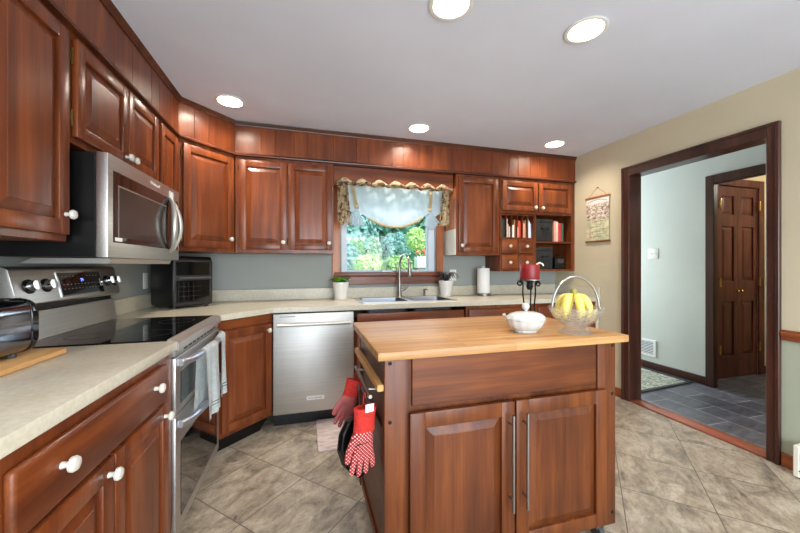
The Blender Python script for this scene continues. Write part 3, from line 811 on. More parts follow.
tag(MB(True).box((XR-.033, FY-.004, 0), (XR-.001, FY+.02, CB-.002), .002).build('end_filler', CREAM_PANEL, loc=(XR-.017, FY, 0)), 'narrow cream end strip where the counter meets the right wall', 'filler strip')

# countertops
SKX0, SKX1, SKY0, SKY1 = .445, 1.33, 2.765, 3.215
ct = thing('countertop', 'long beige laminate countertop along the corner and window wall', 'countertop', (.8, 3.0, CB))
m = MB(True)
m.plate([(XL+.002, 2.3575), (XC-.002, 2.3575), (XC+.002, 2.362), (-.236, YC), (XR-.002, YC), (XR-.002, YB-.002), (XL+.002, YB-.002)],
        [[(SKX0+.012, SKY0+.012), (SKX1-.012, SKY0+.012), (SKX1-.012, SKY1-.012), (SKX0+.012, SKY1-.012)]], CB, CT)
m.build('slab', LAMINATE, ct, smooth=0)
m = MB(True); m.box((XL+.0025, 2.382, CT), (XL+.022, YB-.0025, CT+.1), .003); m.box((XL+.0225, YB-.022, CT), (XR-.0025, YB-.0025, CT+.1), .003); m.box((XR-.022, YC+.001, CT), (XR-.0025, YB-.0225, CT+.1), .003)
m.build('backsplash', LAMINATE, ct)
cl = thing('countertop', 'short beige laminate countertop left of the range, holding the toaster', 'countertop', (-.85, 1.2, CB))
MB(True).prism([(XL+.002, .783), (-.537, .783), (-.521, 1.612), (XL+.002, 1.612)], CB, CT, 'z', .002).build('slab', LAMINATE, cl)
MB(True).box((XL+.0025, .783, CT), (XL+.022, 1.61, CT+.1), .003).build('backsplash', LAMINATE, cl)

# sink
sk = thing('sink', 'stainless double-bowl sink set in the counter under the window', 'sink', ((SKX0+SKX1)/2, (SKY0+SKY1)/2, CT))
xm_ = (SKX0+SKX1)/2
b1 = (SKX0+.035, xm_-.018, SKY0+.03, SKY1-.06); b2 = (xm_+.018, SKX1-.035, SKY0+.03, SKY1-.06)
def rr_(x0, x1, y0, y1, r=.04, n=5):
    out = []
    for cx, cy, a0 in ((x1-r, y1-r, 0), (x0+r, y1-r, PI/2), (x0+r, y0+r, PI), (x1-r, y0+r, 1.5*PI)):
        out += [(cx+r*math.cos(a0+PI/2*k/n), cy+r*math.sin(a0+PI/2*k/n)) for k in range(n+1)]
    return out
m = MB(True); m.plate(rr_(SKX0, SKX1, SKY0, SKY1, .03), [rr_(*b1), rr_(*b2)], CT+.0005, CT+.006); m.build('rim', STEEL, sk)
for bb in (b1, b2):
    m = MB(True); top = rr_(*bb); bot = rr_(bb[0]+.012, bb[1]-.012, bb[2]+.012, bb[3]-.012)
    a = [m.bm.verts.new((x, y, CT+.002)) for x, y in top]; c = [m.bm.verts.new((x, y, CT-.17)) for x, y in bot]
    for k in range(len(a)): m.bm.faces.new((a[k], a[(k+1) % len(a)], c[(k+1) % len(a)], c[k]))
    m.bm.faces.new(c[::-1]); bmesh.ops.reverse_faces(m.bm, faces=m.bm.faces)
    bo = m.build('bowl', BASIN, sk, recalc=False)
    MB(True).lathe(((bb[0]+bb[1])/2, (bb[2]+bb[3])/2, CT-.1695), [(.04, 0), (.04, .002), (.03, .003), (.0001, .001)], 18).build('drain', CHROME, bo)
# faucet
FP = Vector((.893, 3.187, CT+.0062))
fc = thing('faucet', 'tall brushed pull-down gooseneck faucet behind the sink', 'faucet', FP)
MB().lathe((0, 0, 0), [(.027, 0), (.027, .008), (.022, .014), (.019, .10), (.0165, .14), (.0001, .141)], 20).build('base', NICKEL, fc)
fd = Vector((.25, -.97, 0))
arc = [Vector((0, 0, .13)), Vector((0, 0, .22)), Vector((0, 0, .29))]
for k in range(1, 13):
    a = PI*k/13*1.02; arc.append(Vector((0, 0, .30)) + fd*(.095*(1-math.cos(a))) + Vector((0, 0, .115*math.sin(a))))
MB().tube(arc, .0135, 12).build('spout', NICKEL, fc)
eP = arc[-1]; MB().tube([eP, eP+Vector((0, 0, -.03)), eP+Vector((0, 0, -.10)), eP+Vector((0, 0, -.115))], [.0145, .017, .021, .018], 14).build('spray_head', NICKEL, fc)
MB().tube([(.012, 0, .075), (.045, -.005, .075), (.065, -.006, .08), (.10, -.008, .115)], [.014, .014, .009, .007], 12).build('lever', NICKEL, fc)
sp = thing('soap_dispenser', 'small metal soap dispenser right of the faucet', 'soap dispenser', (1.155, 3.19, CT+.0062))
MB().lathe((0, 0, 0), [(.018, 0), (.018, .006), (.011, .012), (.010, .055), (.013, .06), (.013, .075), (.0001, .077)], 16).build('body', NICKEL, sp)
MB().tube([(0, 0, .07), (.012, -.03, .074), (.02, -.055, .066)], [.006, .005, .004], 8).build('nozzle', NICKEL, sp)

# dishwasher
dw = thing('dishwasher', 'stainless dishwasher built in under the counter beside the corner', 'dishwasher', (.067, 2.7, 0))
DWX0, DWX1 = -.238, .370
MB(True).box((DWX0+.004, FY+.001, .08), (DWX1-.004, YB-.05, .868)).build('body', BLACK, dw)
d = MB(True).box((DWX0+.003, FY-.032, .108), (DWX1-.003, FY, .865), .005, 2).build('door', STEEL, dw)
m = MB(True); yh = FY-.075
m.cyl((DWX0+.035, yh, .788), (DWX1-.035, yh, .788), .013, n=14)
for x in (DWX0+.06, DWX1-.06): m.cyl((x, FY-.033, .788), (x, yh, .788), .009, n=12)
m.build('handle', SATIN, d)
MB(True).box((DWX0+.245, FY-.0345, .20), (DWX0+.375, FY-.0322, .228), .001).build('badge', WHITE_PL, d)
text('KITCHENAID', .0175, DARK_MARK, 'badge_lettering', d, Vector((DWX0+.31, FY-.035, .214))-dw.location, (PI/2, 0, 0))
MB(True).box((DWX0+.05, FY-.0328, .842), (DWX0+.16, FY-.0322, .846)).build('vent_line', DARK_MARK, d)
MB(True).box((DWX0+.004, FY+.04, 0), (DWX1-.004, FY+.06, .10)).build('toe_kick', BLACK, dw)

# range
RY0, RY1 = 1.617, 2.352
rg = thing('range', 'stainless double-oven electric range with black glass cooktop', 'range', (-.82, (RY0+RY1)/2, 0))
RF = -.560
m = MB(True).box((XL+.004, RY0, .05), (RF, RY1, .895), .002); m.build('body', STEEL_Y, rg)
MB(True).box((XL+.02, RY0+.02, 0), (RF-.06, RY1-.02, .049)).build('kick_plate', BLACK, rg)
MB(True).box((XL+.09, RY0+.004, .8955), (-.561, RY1-.004, .918), .002).build('cooktop', BLACK_GLASS, rg)
m = MB(True); m.prism([(-.5605, .8955), (-.5605, .919), (-.552, .919), (-.527, .912), (-.518, .904), (-.518, .872), (-.555, .872)], RY0, RY1, 'y'); m.build('front_trim', STEEL_Y, rg)
ring = MB(True)
for x, y, r in ((-.70, 1.80, .10), (-.70, 2.16, .085), (-.93, 1.80, .075), (-.93, 2.16, .095)):
    n = 32
    for k in range(n):
        a0, a1 = 2*PI*k/n, 2*PI*(k+1)/n
        ring.quad(*[(x+rr0*math.cos(a), y+rr0*math.sin(a), .9183) for rr0, a in ((r, a0), (r, a1), (r-.003, a1), (r-.003, a0))])
ring.build('burner_rings', plain('burner_print', (62, 62, 64), .3), rg, smooth=0)
for k in range(16):
    pass
m = MB(True).box((RF, RY0+.002, .842), (-.532, RY1-.002, .868), .002); vp = m.build('vent_panel', STEEL_Y, rg)
m = MB(True)
for k in range(9):
    y = RY0+.11+k*.062; m.box((-.5325, y, .850), (-.5312, y+.045, .860))
m.build('vent_slots', BLACK, vp, smooth=0)
def oven_door(z0, z1, wz0, wz1, hz, nm):
    dd = MB(True).box((RF+.001, RY0+.003, z0), (-.530, RY1-.003, z1), .005, 2).build(nm, STEEL_Y, rg)
    MB(True).box((-.5298, RY0+.06, wz0), (-.5275, RY1-.06, wz1), .001).build('oven_window', BLACK_GLASS, dd)
    pts = []
    for k in range(17):
        s = k/16; pts.append((-.522+.050*math.sin(PI*min(1, max(0, s)))**.45, RY0+.03+s*(RY1-RY0-.06), hz))
    MB(True).tube(pts, .0165, 12).build('handle', HANDLE_MAT, dd)
oven_door(.592, .838, .625, .765, .812, 'upper_oven_door')
oven_door(.075, .584, .13, .46, .545, 'lower_oven_door')
GY0, GY1 = RY0+.022, RY1+.026
# back guard
m = MB(True); m.prism([(XL+.004, .919), (XL+.088, .919), (XL+.072, 1.036), (XL+.004, 1.036)], GY0+.004, GY1-.004, 'y'); m.build('backguard_riser', STEEL_Y, rg)
BGX = XL+.004
cpv = [(BGX, 1.062), (BGX+.088, 1.062), (BGX+.098, 1.075), (BGX+.066, 1.215), (BGX+.05, 1.226), (BGX, 1.226)]
cp = MB(True).prism(cpv, GY0, GY1, 'y', .004).build('control_panel', STEEL_Y, rg)
MB(True).box((BGX, GY0+.01, 1.035), (BGX+.055, GY1-.01, 1.063)).build('gap_strip', BLACK, rg)
tl = math.atan2(.032, .14)        # tilt of the control face
nf = Vector((math.cos(tl), 0, math.sin(tl))); uf = Vector((-math.sin(tl), 0, math.cos(tl)))
def face(y, s): return Vector((BGX+.098, y, 1.075)) + uf*s + nf*.0
def plate_on_face(y0, y1, s0, s1, out, name, mat, parent, bev=.002):
    m = MB(True); vs = []
    for o in (0, out):
        for (y, s) in ((y0, s0), (y1, s0), (y1, s1), (y0, s1)): vs.append(m.bm.verts.new(face(y, s)+nf*o))
    for f in ((0, 1, 2, 3), (4, 5, 6, 7), (0, 1, 5, 4), (1, 2, 6, 5), (2, 3, 7, 6), (3, 0, 4, 7)): m.bm.faces.new([vs[i] for i in f])
    return m.build(name, mat, parent)
bez = plate_on_face(GY0+.243, GY0+.578, .012, .130, .003, 'display_bezel', CHROME, cp)
disp = plate_on_face(GY0+.249, GY0+.568, .018, .124, .0045, 'display', BLACK_GLASS, cp)
R3 = Matrix((( 0, uf.x, nf.x), (1, uf.y, nf.y), (0, uf.z, nf.z))).to_euler()
cl_ = rg.location
text('79', .022, BLUE_LED, 'clock_digits', disp, face(GY0+.41, .085)+nf*.005-cl_, R3)
m = MB(True)
for r_, s in ((0, .045), (1, .066), (2, .105)):
    for k in range(11):
        if r_ == 2 and 3 < k < 7: continue
        y = GY0+.268+k*.026; p0 = face(y, s)+nf*.0049; p1 = face(y+.011, s+.003)+nf*.0049
        m.quad(p0, face(y+.011, s)+nf*.0049, p1, face(y, s+.003)+nf*.0049)
m.build('button_marks', GREY_MARK, disp, smooth=0)
for y in (GY0+.075, GY0+.17, GY1-.112, GY1-.045):
    kk = MB(True); c0 = face(y, .072)
    MB(True).tube([c0, c0+nf*.005], .030, 20).build('knob_ring', BLACK, cp); kk.tube([c0+nf*.005, c0+nf*.030], [.022, .020], 20)
    kob = kk.build('burner_knob', CHROME, cp)
    g = MB(True); a = c0+nf*.030
    vs = []
    for o in (0, .009):
        for (yy, s) in ((-.005, -.019), (.005, -.019), (.005, .019), (-.005, .019)): vs.append(g.bm.verts.new(a+nf*o+uf*s+Vector((0, yy, 0))))
    for f in ((0, 1, 2, 3), (4, 5, 6, 7), (0, 1, 5, 4), (1, 2, 6, 5), (2, 3, 7, 6), (3, 0, 4, 7)): g.bm.faces.new([vs[i] for i in f])
    g.build('grip', SATIN, kob)

# towels over the upper oven handle
def towel(y0, y1, zb, zback, label, seed):
    rnd = random.Random(seed); ph = rnd.random()*6
    HZ = .812; hx = -.452
    t = thing('dish_towel', label, 'towel', (hx, (y0+y1)/2, zb), 0, 'pale towels on the oven handle')
    def fn(u, v):
        y = y0+(y1-y0)*u
        L1 = HZ-zb; L2 = HZ-zback; A = .06; tot = L1+A+L2; s = v*tot
        wig = .010*math.sin(u*8+ph)+.005*math.sin(u*17+ph*2)
        s_ = (y-RY0-.03)/(RY1-RY0-.06); hxx = -.522+.050*max(0, math.sin(PI*s_))**.45
        if s < L1: return (hxx+.0205+wig*(1-s/L1)+.006*(1-s/L1), y+.012*(u-.5)*(1-s/L1), zb+s)
        if s < L1+A:
            a = PI*(s-L1)/A; return (hxx+.0205*math.cos(a), y, HZ+.0205*math.sin(a))
        k = (s-L1-A)/L2; return (hxx-.0205-.002*k+wig*.2*k, y-.045*k, HZ-k*L2)
    m = MB(True); m.grid(fn, 24, 60, .003); m.build('towel_cloth', TOWEL, t)
    m = MB(True)
    for zz in (zb+.045, zb+.06): m.grid(lambda u, v: (Vector(fn(u, (zz+v*.005-zb)/(HZ-zb+.06+HZ-zback)))+Vector((.0035, 0, 0))), 24, 1, 0)
    m.build('woven_stripe', TOWEL_BACK, t)
towel(1.80, 1.985, .475, .535, 'pale blue-grey towel on the oven handle, nearer to the camera', 3)
towel(2.07, 2.25, .495, .60, 'pale blue-grey towel on the oven handle, farther, beside the corner cabinet', 5)

# microwave
MY0, MY1, MZ0, MZ1, MF = 1.563, 2.320, 1.262, 1.674, -.742
mw = thing('microwave', 'stainless over-the-range microwave with curved handle', 'microwave', (-.95, (MY0+MY1)/2, MZ0))
MB(True).box((XL+.003, MY0, MZ0+.004), (MF-.041, MY1, MZ1-.003), .003).build('case', BLACK, mw)
MB(True).box((MF-.04, MY0, MZ0), (MF, MY1, MZ1), .004, 2).build('front_panel', STEEL_Y, mw)
gl = MB(True).box((MF+.0002, MY0+.035, MZ0+.062), (MF+.0022, MY1-.022, MZ1-.062), .001).build('door_window', BROWN_GLASS, mw)
m = MB(True); WY0, WY1, WZa, WZb = MY0+.075, MY1-.20, MZ0+.085, MZ1-.12
m.box((MF+.0024, WY0, WZa), (MF+.003, WY1, WZb)); m.build('screen', INNER_GREY, gl, smooth=0)
m = MB(True)
for a, b in (((WY0-.006, WZb), (WY1+.006, WZb+.006)), ((WY0-.006, WZa), (WY0, WZb))): m.box((MF+.0024, a[0], a[1]), (MF+.0032, b[0], b[1]))
m.build('screen_border', plain('grey_border', (128, 118, 112), .3), gl, smooth=0)
MB(True).box((MF+.0024, MY0+.045, MZ0+.068), (MF+.0035, MY0+.10, MZ0+.083), .001).build('sticker', PAPER, gl)
m = MB(True)
for k in range(9): m.box((MF+.0024, MY1-.125, MZ0+.11+k*.02), (MF+.003, MY1-.100, MZ0+.116+k*.02))
m.build('keypad_marks', GREY_MARK, gl, smooth=0)
pts = []
for k in range(15):
    s = k/14; pts.append((MF+.008+.034*math.sin(PI*s)**.7, MY1-.150-.045*math.sin(PI*s), MZ0+.045+s*.30))
MB(True).tube(pts, [.010+.005*math.sin(PI*k/14) for k in range(15)], 12).build('handle', SATIN, mw)
pts = []
for k in range(15):
    s = k/14; pts.append((MF+.008+.034*math.sin(PI*s)**.7, MY1-.147+.045*math.sin(PI*s), MZ0+.045+s*.30))
MB(True).tube(pts, [.008+.004*math.sin(PI*k/14) for k in range(15)], 12).build('handle_arc', SATIN, mw)
MB(True).box((MF+.0003, MY1-.150, MZ1-.058), (MF+.0016, MY1-.09, MZ1-.02), .001).build('sticker', PAPER, mw)
text('Whirlpool', .026, WHITE_PL, 'badge_lettering', mw, Vector((MF+.0006, MY0+.425, MZ1-.030))-mw.location, (PI/2, 0, PI/2))
m = MB(True).prism([(MF-.03, MZ0-.022), (MF-.02, MZ0-.001), (-1.02, MZ0-.001), (-1.06, MZ0-.022)], MY0+.07, MY1-.06, 'y'); m.build('hood_filter', STEEL_Y, mw)

# countertop oven in the corner
ov = thing('countertop_oven', 'black air-fryer oven standing on the counter in the corner', 'countertop oven', (-.922, 2.95, CT+.0005), math.radians(45))
ow_, od_, oh_ = .30, .305, .385
MB().box((-ow_/2, -od_/2, .014), (ow_/2, od_/2, oh_), .022, 3).build('body', BLACK, ov)
fr_ = MB().box((-ow_/2+.006, -od_/2-.010, .02), (ow_/2-.006, -od_/2+.004, oh_-.03), .008, 2).build('front_frame', plain('dark_grey_plastic', (40, 40, 42), .3), ov)
MB().box((-ow_/2+.022, -od_/2-.0125, .245), (ow_/2-.03, -od_/2-.0095, oh_-.042), .002).build('control_glass', BLACK_GLOSS, fr_)
dg = MB().box((-ow_/2+.022, -od_/2-.0125, .045), (ow_/2-.03, -od_/2-.0095, .205), .002).build('door_glass', BLACK_GLOSS, fr_)
m = MB()
for z in (.09, .125, .16): m.box((-ow_/2+.03, -od_/2-.0132, z), (ow_/2-.10, -od_/2-.0126, z+.002))
for k in range(4): m.box((-ow_/2+.04+k*.035, -od_/2-.0132, .06), (-ow_/2+.042+k*.035, -od_/2-.0126, .195))
m.build('rack_lines', INNER_GREY, dg, smooth=0)
MB().tube([(-ow_/2+.03, -od_/2-.011, .222), (-ow_/2+.035, -od_/2-.035, .224), (ow_/2-.035, -od_/2-.035, .224), (ow_/2-.03, -od_/2-.011, .222)], .008, 8).build('door_handle', plain('handle_grey', (74, 74, 76), .3), fr_)
for x in (-.12, .12):
    for y in (-.12, .12): MB().cyl((x, y, 0), (x, y, .016), .012, n=12).build('foot', RUBBER, ov)

# toaster on its board
bd = tag(MB(True).prism([(-1.13, 1.08), (-.848, 1.08), (-.832, 1.10), (-.832, 1.49), (-.848, 1.507), (-1.13, 1.507)], CT+.001, CT+.019, 'z', .003).build('cutting_board', PALE_BOARD, loc=(-.98, 1.28, CT)), 'wooden cutting board lying under the toaster', 'cutting board')
to = thing('toaster', 'black and chrome toaster on the wooden board', 'toaster', (-.962, 1.225, CT+.0195))
TW, TL_, TH = .088, .175, .178
prof = []
for k in range(33):
    a = 2*PI*k/32; cx, cy = math.cos(a), math.sin(a)
    prof.append((TW*math.copysign(abs(cx)**.5, cx), .099+(TH/2)*math.copysign(abs(cy)**.42, cy)))
MB().prism(prof[:-1], -TL_, TL_, 'y', 0).build('shell', plain('smoked_chrome', (130, 130, 138), .09, 1, .03), to, smooth=50)
pr2 = [(x*1.03, .099+(z-.099)*1.03) for x, z in prof[:-1]]
for y0, y1 in ((-TL_-.025, -TL_+.002), (TL_-.002, TL_+.025)): MB().prism(pr2, y0, y1, 'y', .006).build('end_cap', BLACK_GLOSS, to, smooth=50)
for x in (-.035, .035): MB().box((x-.014, -.13, .18), (x+.014, .13, .1905), .003).build('slot', BLACK, to)
for x in (-.05, .05):
    for y in (-.15, .15): MB().cyl((x, y, 0), (x, y, .02), .012, n=10).build('foot', RUBBER, to)
MB().box((-.015, -TL_-.045, .12), (.015, -TL_-.024, .135), .003).build('lever', BLACK, to)

# outlets, switch, vent
def plate_thing(name, label, cat, p, ax, w, h, kind, group=None):
    t = thing(name, label, cat, p, 0, group)
    def B(a0, b0, a1, b1, d0, d1):
        if ax == 'y': return ((a0, -d1, b0), (a1, -d0, b1))
        if ax == '+x': return ((d0, a0, b0), (d1, a1, b1))
        return ((-d1, a0, b0), (-d0, a1, b1))
    MB().box(*B(-w/2, -h/2, w/2, h/2, .0005, .006), .002, 2).build('cover_plate', WHITE_PL, t)
    if kind == 'outlet':
        for z in (-.02, .02):
            r = MB().box(*B(-.017, z-.014, .017, z+.014, .006, .0085), .002).build('receptacle', CREAM_PL, t)
            MB().box(*B(-.008, z-.004, -.005, z+.006, .0084, .0092)).box(*B(.005, z-.004, .008, z+.006, .0084, .0092)).build('slots', DARK_MARK, r, smooth=0)
    if kind == 'switch':
        for a in (-.023, .023):
            MB().box(*B(a-.006, -.012, a+.006, .012, .006, .0075), .001).box(*B(a-.004, 0, a+.004, .010, .007, .015), .001).build('toggle', CREAM_PL, t)
    return t
plate_thing('wall_outlet', 'white wall outlet behind the dark spiky plant', 'outlet', (1.515, YB, 1.128), 'y', .075, .118, 'outlet')
plate_thing('wall_outlet', 'white wall outlet on the left wall beside the black countertop oven', 'outlet', (XL, 2.955, 1.115), '+x', .075, .118, 'outlet')
plate_thing('light_switch', 'white double light switch on the hall wall', 'switch', (XH, 3.0, 1.37), '-x', .118, .118, 'switch')
vt = thing('wall_vent', 'white louvred return vent low on the hall wall', 'vent', (XH, 3.08, .245))
m = MB(); 
for a, b in (((-.115, -.10), (.115, -.075)), ((-.115, .075), (.115, .10)), ((-.115, -.075), (-.085, .075)), ((.085, -.075), (.115, .075))): m.box((-.012, a[0], a[1]), (-.0005, b[0], b[1]), .002)
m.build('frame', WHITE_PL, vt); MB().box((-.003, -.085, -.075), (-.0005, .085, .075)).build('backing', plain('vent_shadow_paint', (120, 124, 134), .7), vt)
for k in range(8): MB().box((-.010, -.085, -.068+k*.0185), (-.0035, .085, -.060+k*.0185), .001).build('louvre', WHITE_PL, vt)

# ------------------------------------------------------------------ ceiling lights
def can(i):
    x, y = CANS[i]
    labs = ['recessed ceiling light cut by the top edge of the photo', 'large recessed ceiling light right of the one at the top edge', 'recessed ceiling light at the left corner above the diagonal cabinet',
            'recessed ceiling light in front of the kitchen window', 'recessed ceiling light near the right wall above the mail organizer', 'added recessed ceiling light, out of view behind the camera on the left', 'added recessed ceiling light, out of view behind the camera on the right']
    t = thing('ceiling_light', labs[i], 'ceiling light', (x, y, H), 0, 'recessed ceiling lights')
    m = MB(); n = 28
    prof = [(.081, .012), (.081, -.001), (.098, -.002), (.099, -.006), (.094, -.008), (.080, -.006), (.062, .055)]
    rings = [[m.bm.verts.new((r*math.cos(2*PI*k/n), r*math.sin(2*PI*k/n), z)) for k in range(n)] for r, z in prof]
    for a, b in zip(rings, rings[1:]):
        for k in range(n): m.bm.faces.new((a[k], a[(k+1) % n], b[(k+1) % n], b[k]))
    m.build('trim_ring', WHITE_PL, t)
    MB().lathe((0, 0, 0), [(.063, .054), (.0625, .064), (.0001, .066)], 24).build('lens', BULB, t)
    l = lamp('lamp', 'AREA', (0, 0, .045), (CAN_ISLAND_W, CAN_ISLAND_W, CAN_W, CAN_W, CAN_W, CAN_REAR_W, CAN_REAR_W)[i], WARM, shape='DISK', size=.11)
    l.parent = t
for i in range(len(CANS)): can(i)

# ------------------------------------------------------------------ island
IX0, IX1, IY0, IY1, IT = .243, 1.375, 1.146, 1.80, .925
isl = thing('kitchen_island', 'cherry kitchen island cart with butcher-block top and two doors', 'island', (.8, 1.47, 0))
MB(True).box((IX0, IY0, IT-.032), (IX1, IY1, IT), .005, 2).build('worktop', BUTCHER, isl)
PX0, PX1, PY0, PY1 = .272, 1.325, 1.17, 1.775; pz = .086
for (x0, x1) in ((PX0, PX0+.098), (PX1-.098, PX1)):
    for (y0, y1) in ((PY0, PY0+.045), (PY1-.045, PY1)):
        p = MB(True).box((x0, y0, pz), (x1, y1, IT-.033), .003, 2).build('post', I_Z, isl)
        if y0 == PY0:
            m = MB(True); cx = x0+.02 if x0 < .5 else x1-.018
            for z in (.878, .665, .14): m.lathe((cx, y0, z), [(.007, .001), (.007, -.0015), (.005, -.003), (.0001, -.0035)], 12, 'y')
            m.build('bolt', IRON, p)
body = MB(True).box((PX0+.012, PY0+.012, .10), (PX1-.012, PY1-.012, IT-.0335)).build('body', I_Y, isl)
MB(True).box((PX0+.105, PY0+.002, .712), (PX1-.105, PY0+.0115, IT-.034), .002).build('apron', I_X, isl)
MB(True).box((PX0+.099, PY0+.001, .088), (PX1-.099, PY0+.0118, .118), .002).build('bottom_rail', I_X, isl)
def island_door(x0, x1, hx):
    # front at PY0-.018 with world coordinates shifted to island origin
    o = isl.location
    d = door(isl, x0-o.x, x1-o.x, .106, .694, y=PY0-o.y-.0005, t=.019, fw=.058, V=I_Z, X=I_X, slope=.03)
    m = MB(True); yy = PY0-.019; yh = yy-.032
    m.cyl((hx, yh, .280), (hx, yh, .654), .0058, n=12)
    for z in (.325, .612): m.cyl((hx, yy, z), (hx, yh, z), .0045, n=10)
    m.build('bar_handle', NICKEL, d)
island_door(.363, .797, .770); island_door(.805, 1.258, .834)
# left side: recessed apron, sliding board, towel rail
MB(True).box((PX0+.003, PY0+.046, .81), (PX0+.0118, PY1-.046, IT-.034), .002).build('side_apron', I_Y, isl)
MB(True).box((PX0+.003, PY0+.046, .59), (PX0+.0118, PY1-.046, .62), .002).build('side_rail', I_Y, isl)
MB(True).box((PX0+.003, PY0+.046, .10), (PX0+.0118, PY1-.046, .135), .002).build('side_rail', I_Y, isl)
MB(True).box((.247, PY0+.008, .775), (.2715, PY1-.02, .80), .003).build('pull_out_board', PALE_BOARD, isl)['label'] = 'pale wooden pull-out board'
m = MB(True); RX = .222; RZ = .762
m.cyl((RX, 1.178, RZ), (RX, 1.545, RZ), .007, n=12)
for y in (1.255, 1.50): m.tube([(RX, y, RZ), (.25, y, RZ-.002), (PX0+.0115, y, RZ-.004)], .005, 10)
m.build('towel_rail', NICKEL, isl)
for x in (PX0+.05, PX1-.05):
    for y in (PY0+.05, PY1-.05):
        c = MB(True); c.cyl((x, y, .065), (x, y, .0995), .014, n=12); c.box((x-.018, y-.02, .045), (x-.013, y+.02, .07)); c.box((x+.013, y-.02, .045), (x+.018, y+.02, .07)); c.box((x-.018, y-.02, .066), (x+.018, y+.02, .072))
        k = c.build('caster', CHROME, isl); MB(True).cyl((x-.012, y, .0305), (x+.012, y, .0305), .030, n=20).build('wheel', RUBBER, k)

# gloves and black pouch hanging on the island rail
def skin_mesh(verts, edges, radii, levels=2):
    me = bpy.data.meshes.new('skin'); me.from_pydata(verts, edges, []); o = bpy.data.objects.new('skin', me); COL.objects.link(o)
    md = o.modifiers.new('s', 'SKIN'); md.use_smooth_shade = True
    for i, r in enumerate(radii): me.skin_vertices[0].data[i].radius = (r, r)
    me.skin_vertices[0].data[0].use_root = True
    ss = o.modifiers.new('u', 'SUBSURF'); ss.levels = levels
    bpy.context.view_layer.update()
    out = bpy.data.meshes.new_from_object(o.evaluated_get(bpy.context.evaluated_depsgraph_get()))
    bpy.data.objects.remove(o); return out
def glove(label, loc, rotz, flip, tilt=0, tagged=False):
    t = thing('oven_glove', label, 'glove', loc, 0, 'red gloves on the island rail')
    t.rotation_euler = (0, tilt, rotz)
    s = -1 if flip else 1
    V = [(0, 0, -.105), (0, 0, -.065), (0, 0, -.145)]; R = [.042, .036, .036]; E = [(0, 1), (0, 2)]
    for k, (x, L, dx) in enumerate(((-.034, .062, -.010), (-.011, .075, -.003), (.012, .072, .004), (.033, .055, .012))):
        i = len(V); V += [(s*x*.85, 0, -.160), (s*(x+dx*.5), 0, -.175-L*.4), (s*(x+dx), .004, -.175-L)]; R += [.015, .0125, .0105]
        E += [(2, i), (i, i+1), (i+1, i+2)]
    i = len(V); V += [(-s*.044, 0, -.120), (-s*.060, .004, -.16), (-s*.060, .008, -.195)]; R += [.017, .015, .012]; E += [(0, i), (i, i+1), (i+1, i+2)]
    me = skin_mesh(V, E, R)
    for v in me.vertices: v.co.y *= .62
    me.materials.append(GLOVE); inst(me, 'hand', t, (0, 0, 0))
    # open knit cuff
    m = MB(); n = 24
    prof = [(.0435, -.085), (.042, -.06), (.043, -.03), (.047, -.004), (.0475, 0), (.0445, 0), (.040, -.03), (.037, -.06)]
    m.lathe((0, 0, 0), prof, n, sx=1, sy=.5, wave=lambda a, z: .04*math.sin(a*5))
    m.build('cuff', CUFF, t)
    if tagged: MB().box((-.014, -.0245, -.012), (.020, -.0228, .016)).build('care_label', PAPER, t)
    MB().tube([(-.0, 0.018, -.004), (0, .020, .03), (0, .012, .045), (0, .004, .03)], .0025, 6).build('hanging_loop', CUFF, t)
    return t
glove('red dotted glove on the island rail, nearer to the camera with a pale tag', (.211, 1.212, .715), math.radians(20), False, .06, True)
glove('red dotted glove on the island rail, farther and partly behind the other glove', (.205, 1.43, .742), math.radians(8), False, .30).scale = (.82, .82, .82)
bg = thing('black_pouch', 'glossy black pouch hanging behind the nearer red glove', 'pouch', (.197, 1.33, .45), math.radians(35))
m = MB(); prof = [(-.085, .14), (-.095, .085), (-.075, .03), (-.035, -.02), (.01, -.06), (.045, -.055), (.062, -.01), (.06, .08), (.05, .16), (0, .19), (-.05, .18)]
m.prism(prof, -.016, .016, 'y', .010); m.build('pouch_body', BLACK, bg, smooth=60)
m = MB(); m.tube([(x*1.0, -.004, z) for x, z in prof[:9]], .009, 8); m.build('binding', BLACK_GLOSS, bg)
MB().tube([(0, 0, .185), (.004, .0, .24), (.007, .0, .302), (.012, 0, .31)], .003, 6).build('strap', BLACK, bg)

# items on the island
ds = thing('covered_dish', 'white oval covered dish with round lid knob on the island', 'dish', (.975, 1.325, IT+.0008), math.radians(-10))
rib = lambda a, z: .022*math.sin(a*14)
MB().lathe((0, 0, 0), [(.050, 0), (.053, .006), (.052, .010), (.072, .022), (.084, .042), (.089, .056), (.084, .057), (.0001, .052)], 64, sx=1.0, sy=.72, wave=rib).build('bowl', DISH_CER, ds)
ld = MB().lathe((0, 0, 0), [(.089, .0572), (.0905, .063), (.086, .072), (.070, .085), (.045, .092), (.018, .094), (.009, .096), (.0001, .0965)], 64, sx=1.0, sy=.72, wave=rib).build('lid', DISH_CER, ds)
MB().lathe((0, 0, 0), [(.009, .092), (.007, .100), (.013, .105), (.018, .116), (.016, .126), (.008, .133), (.0001, .134)], 20).build('lid_knob', DISH_CER, ld)
cs = thing('candle_stand', 'black wrought-iron three-legged candle stand on the island', 'candle stand', (1.252, 1.665, IT+.001))
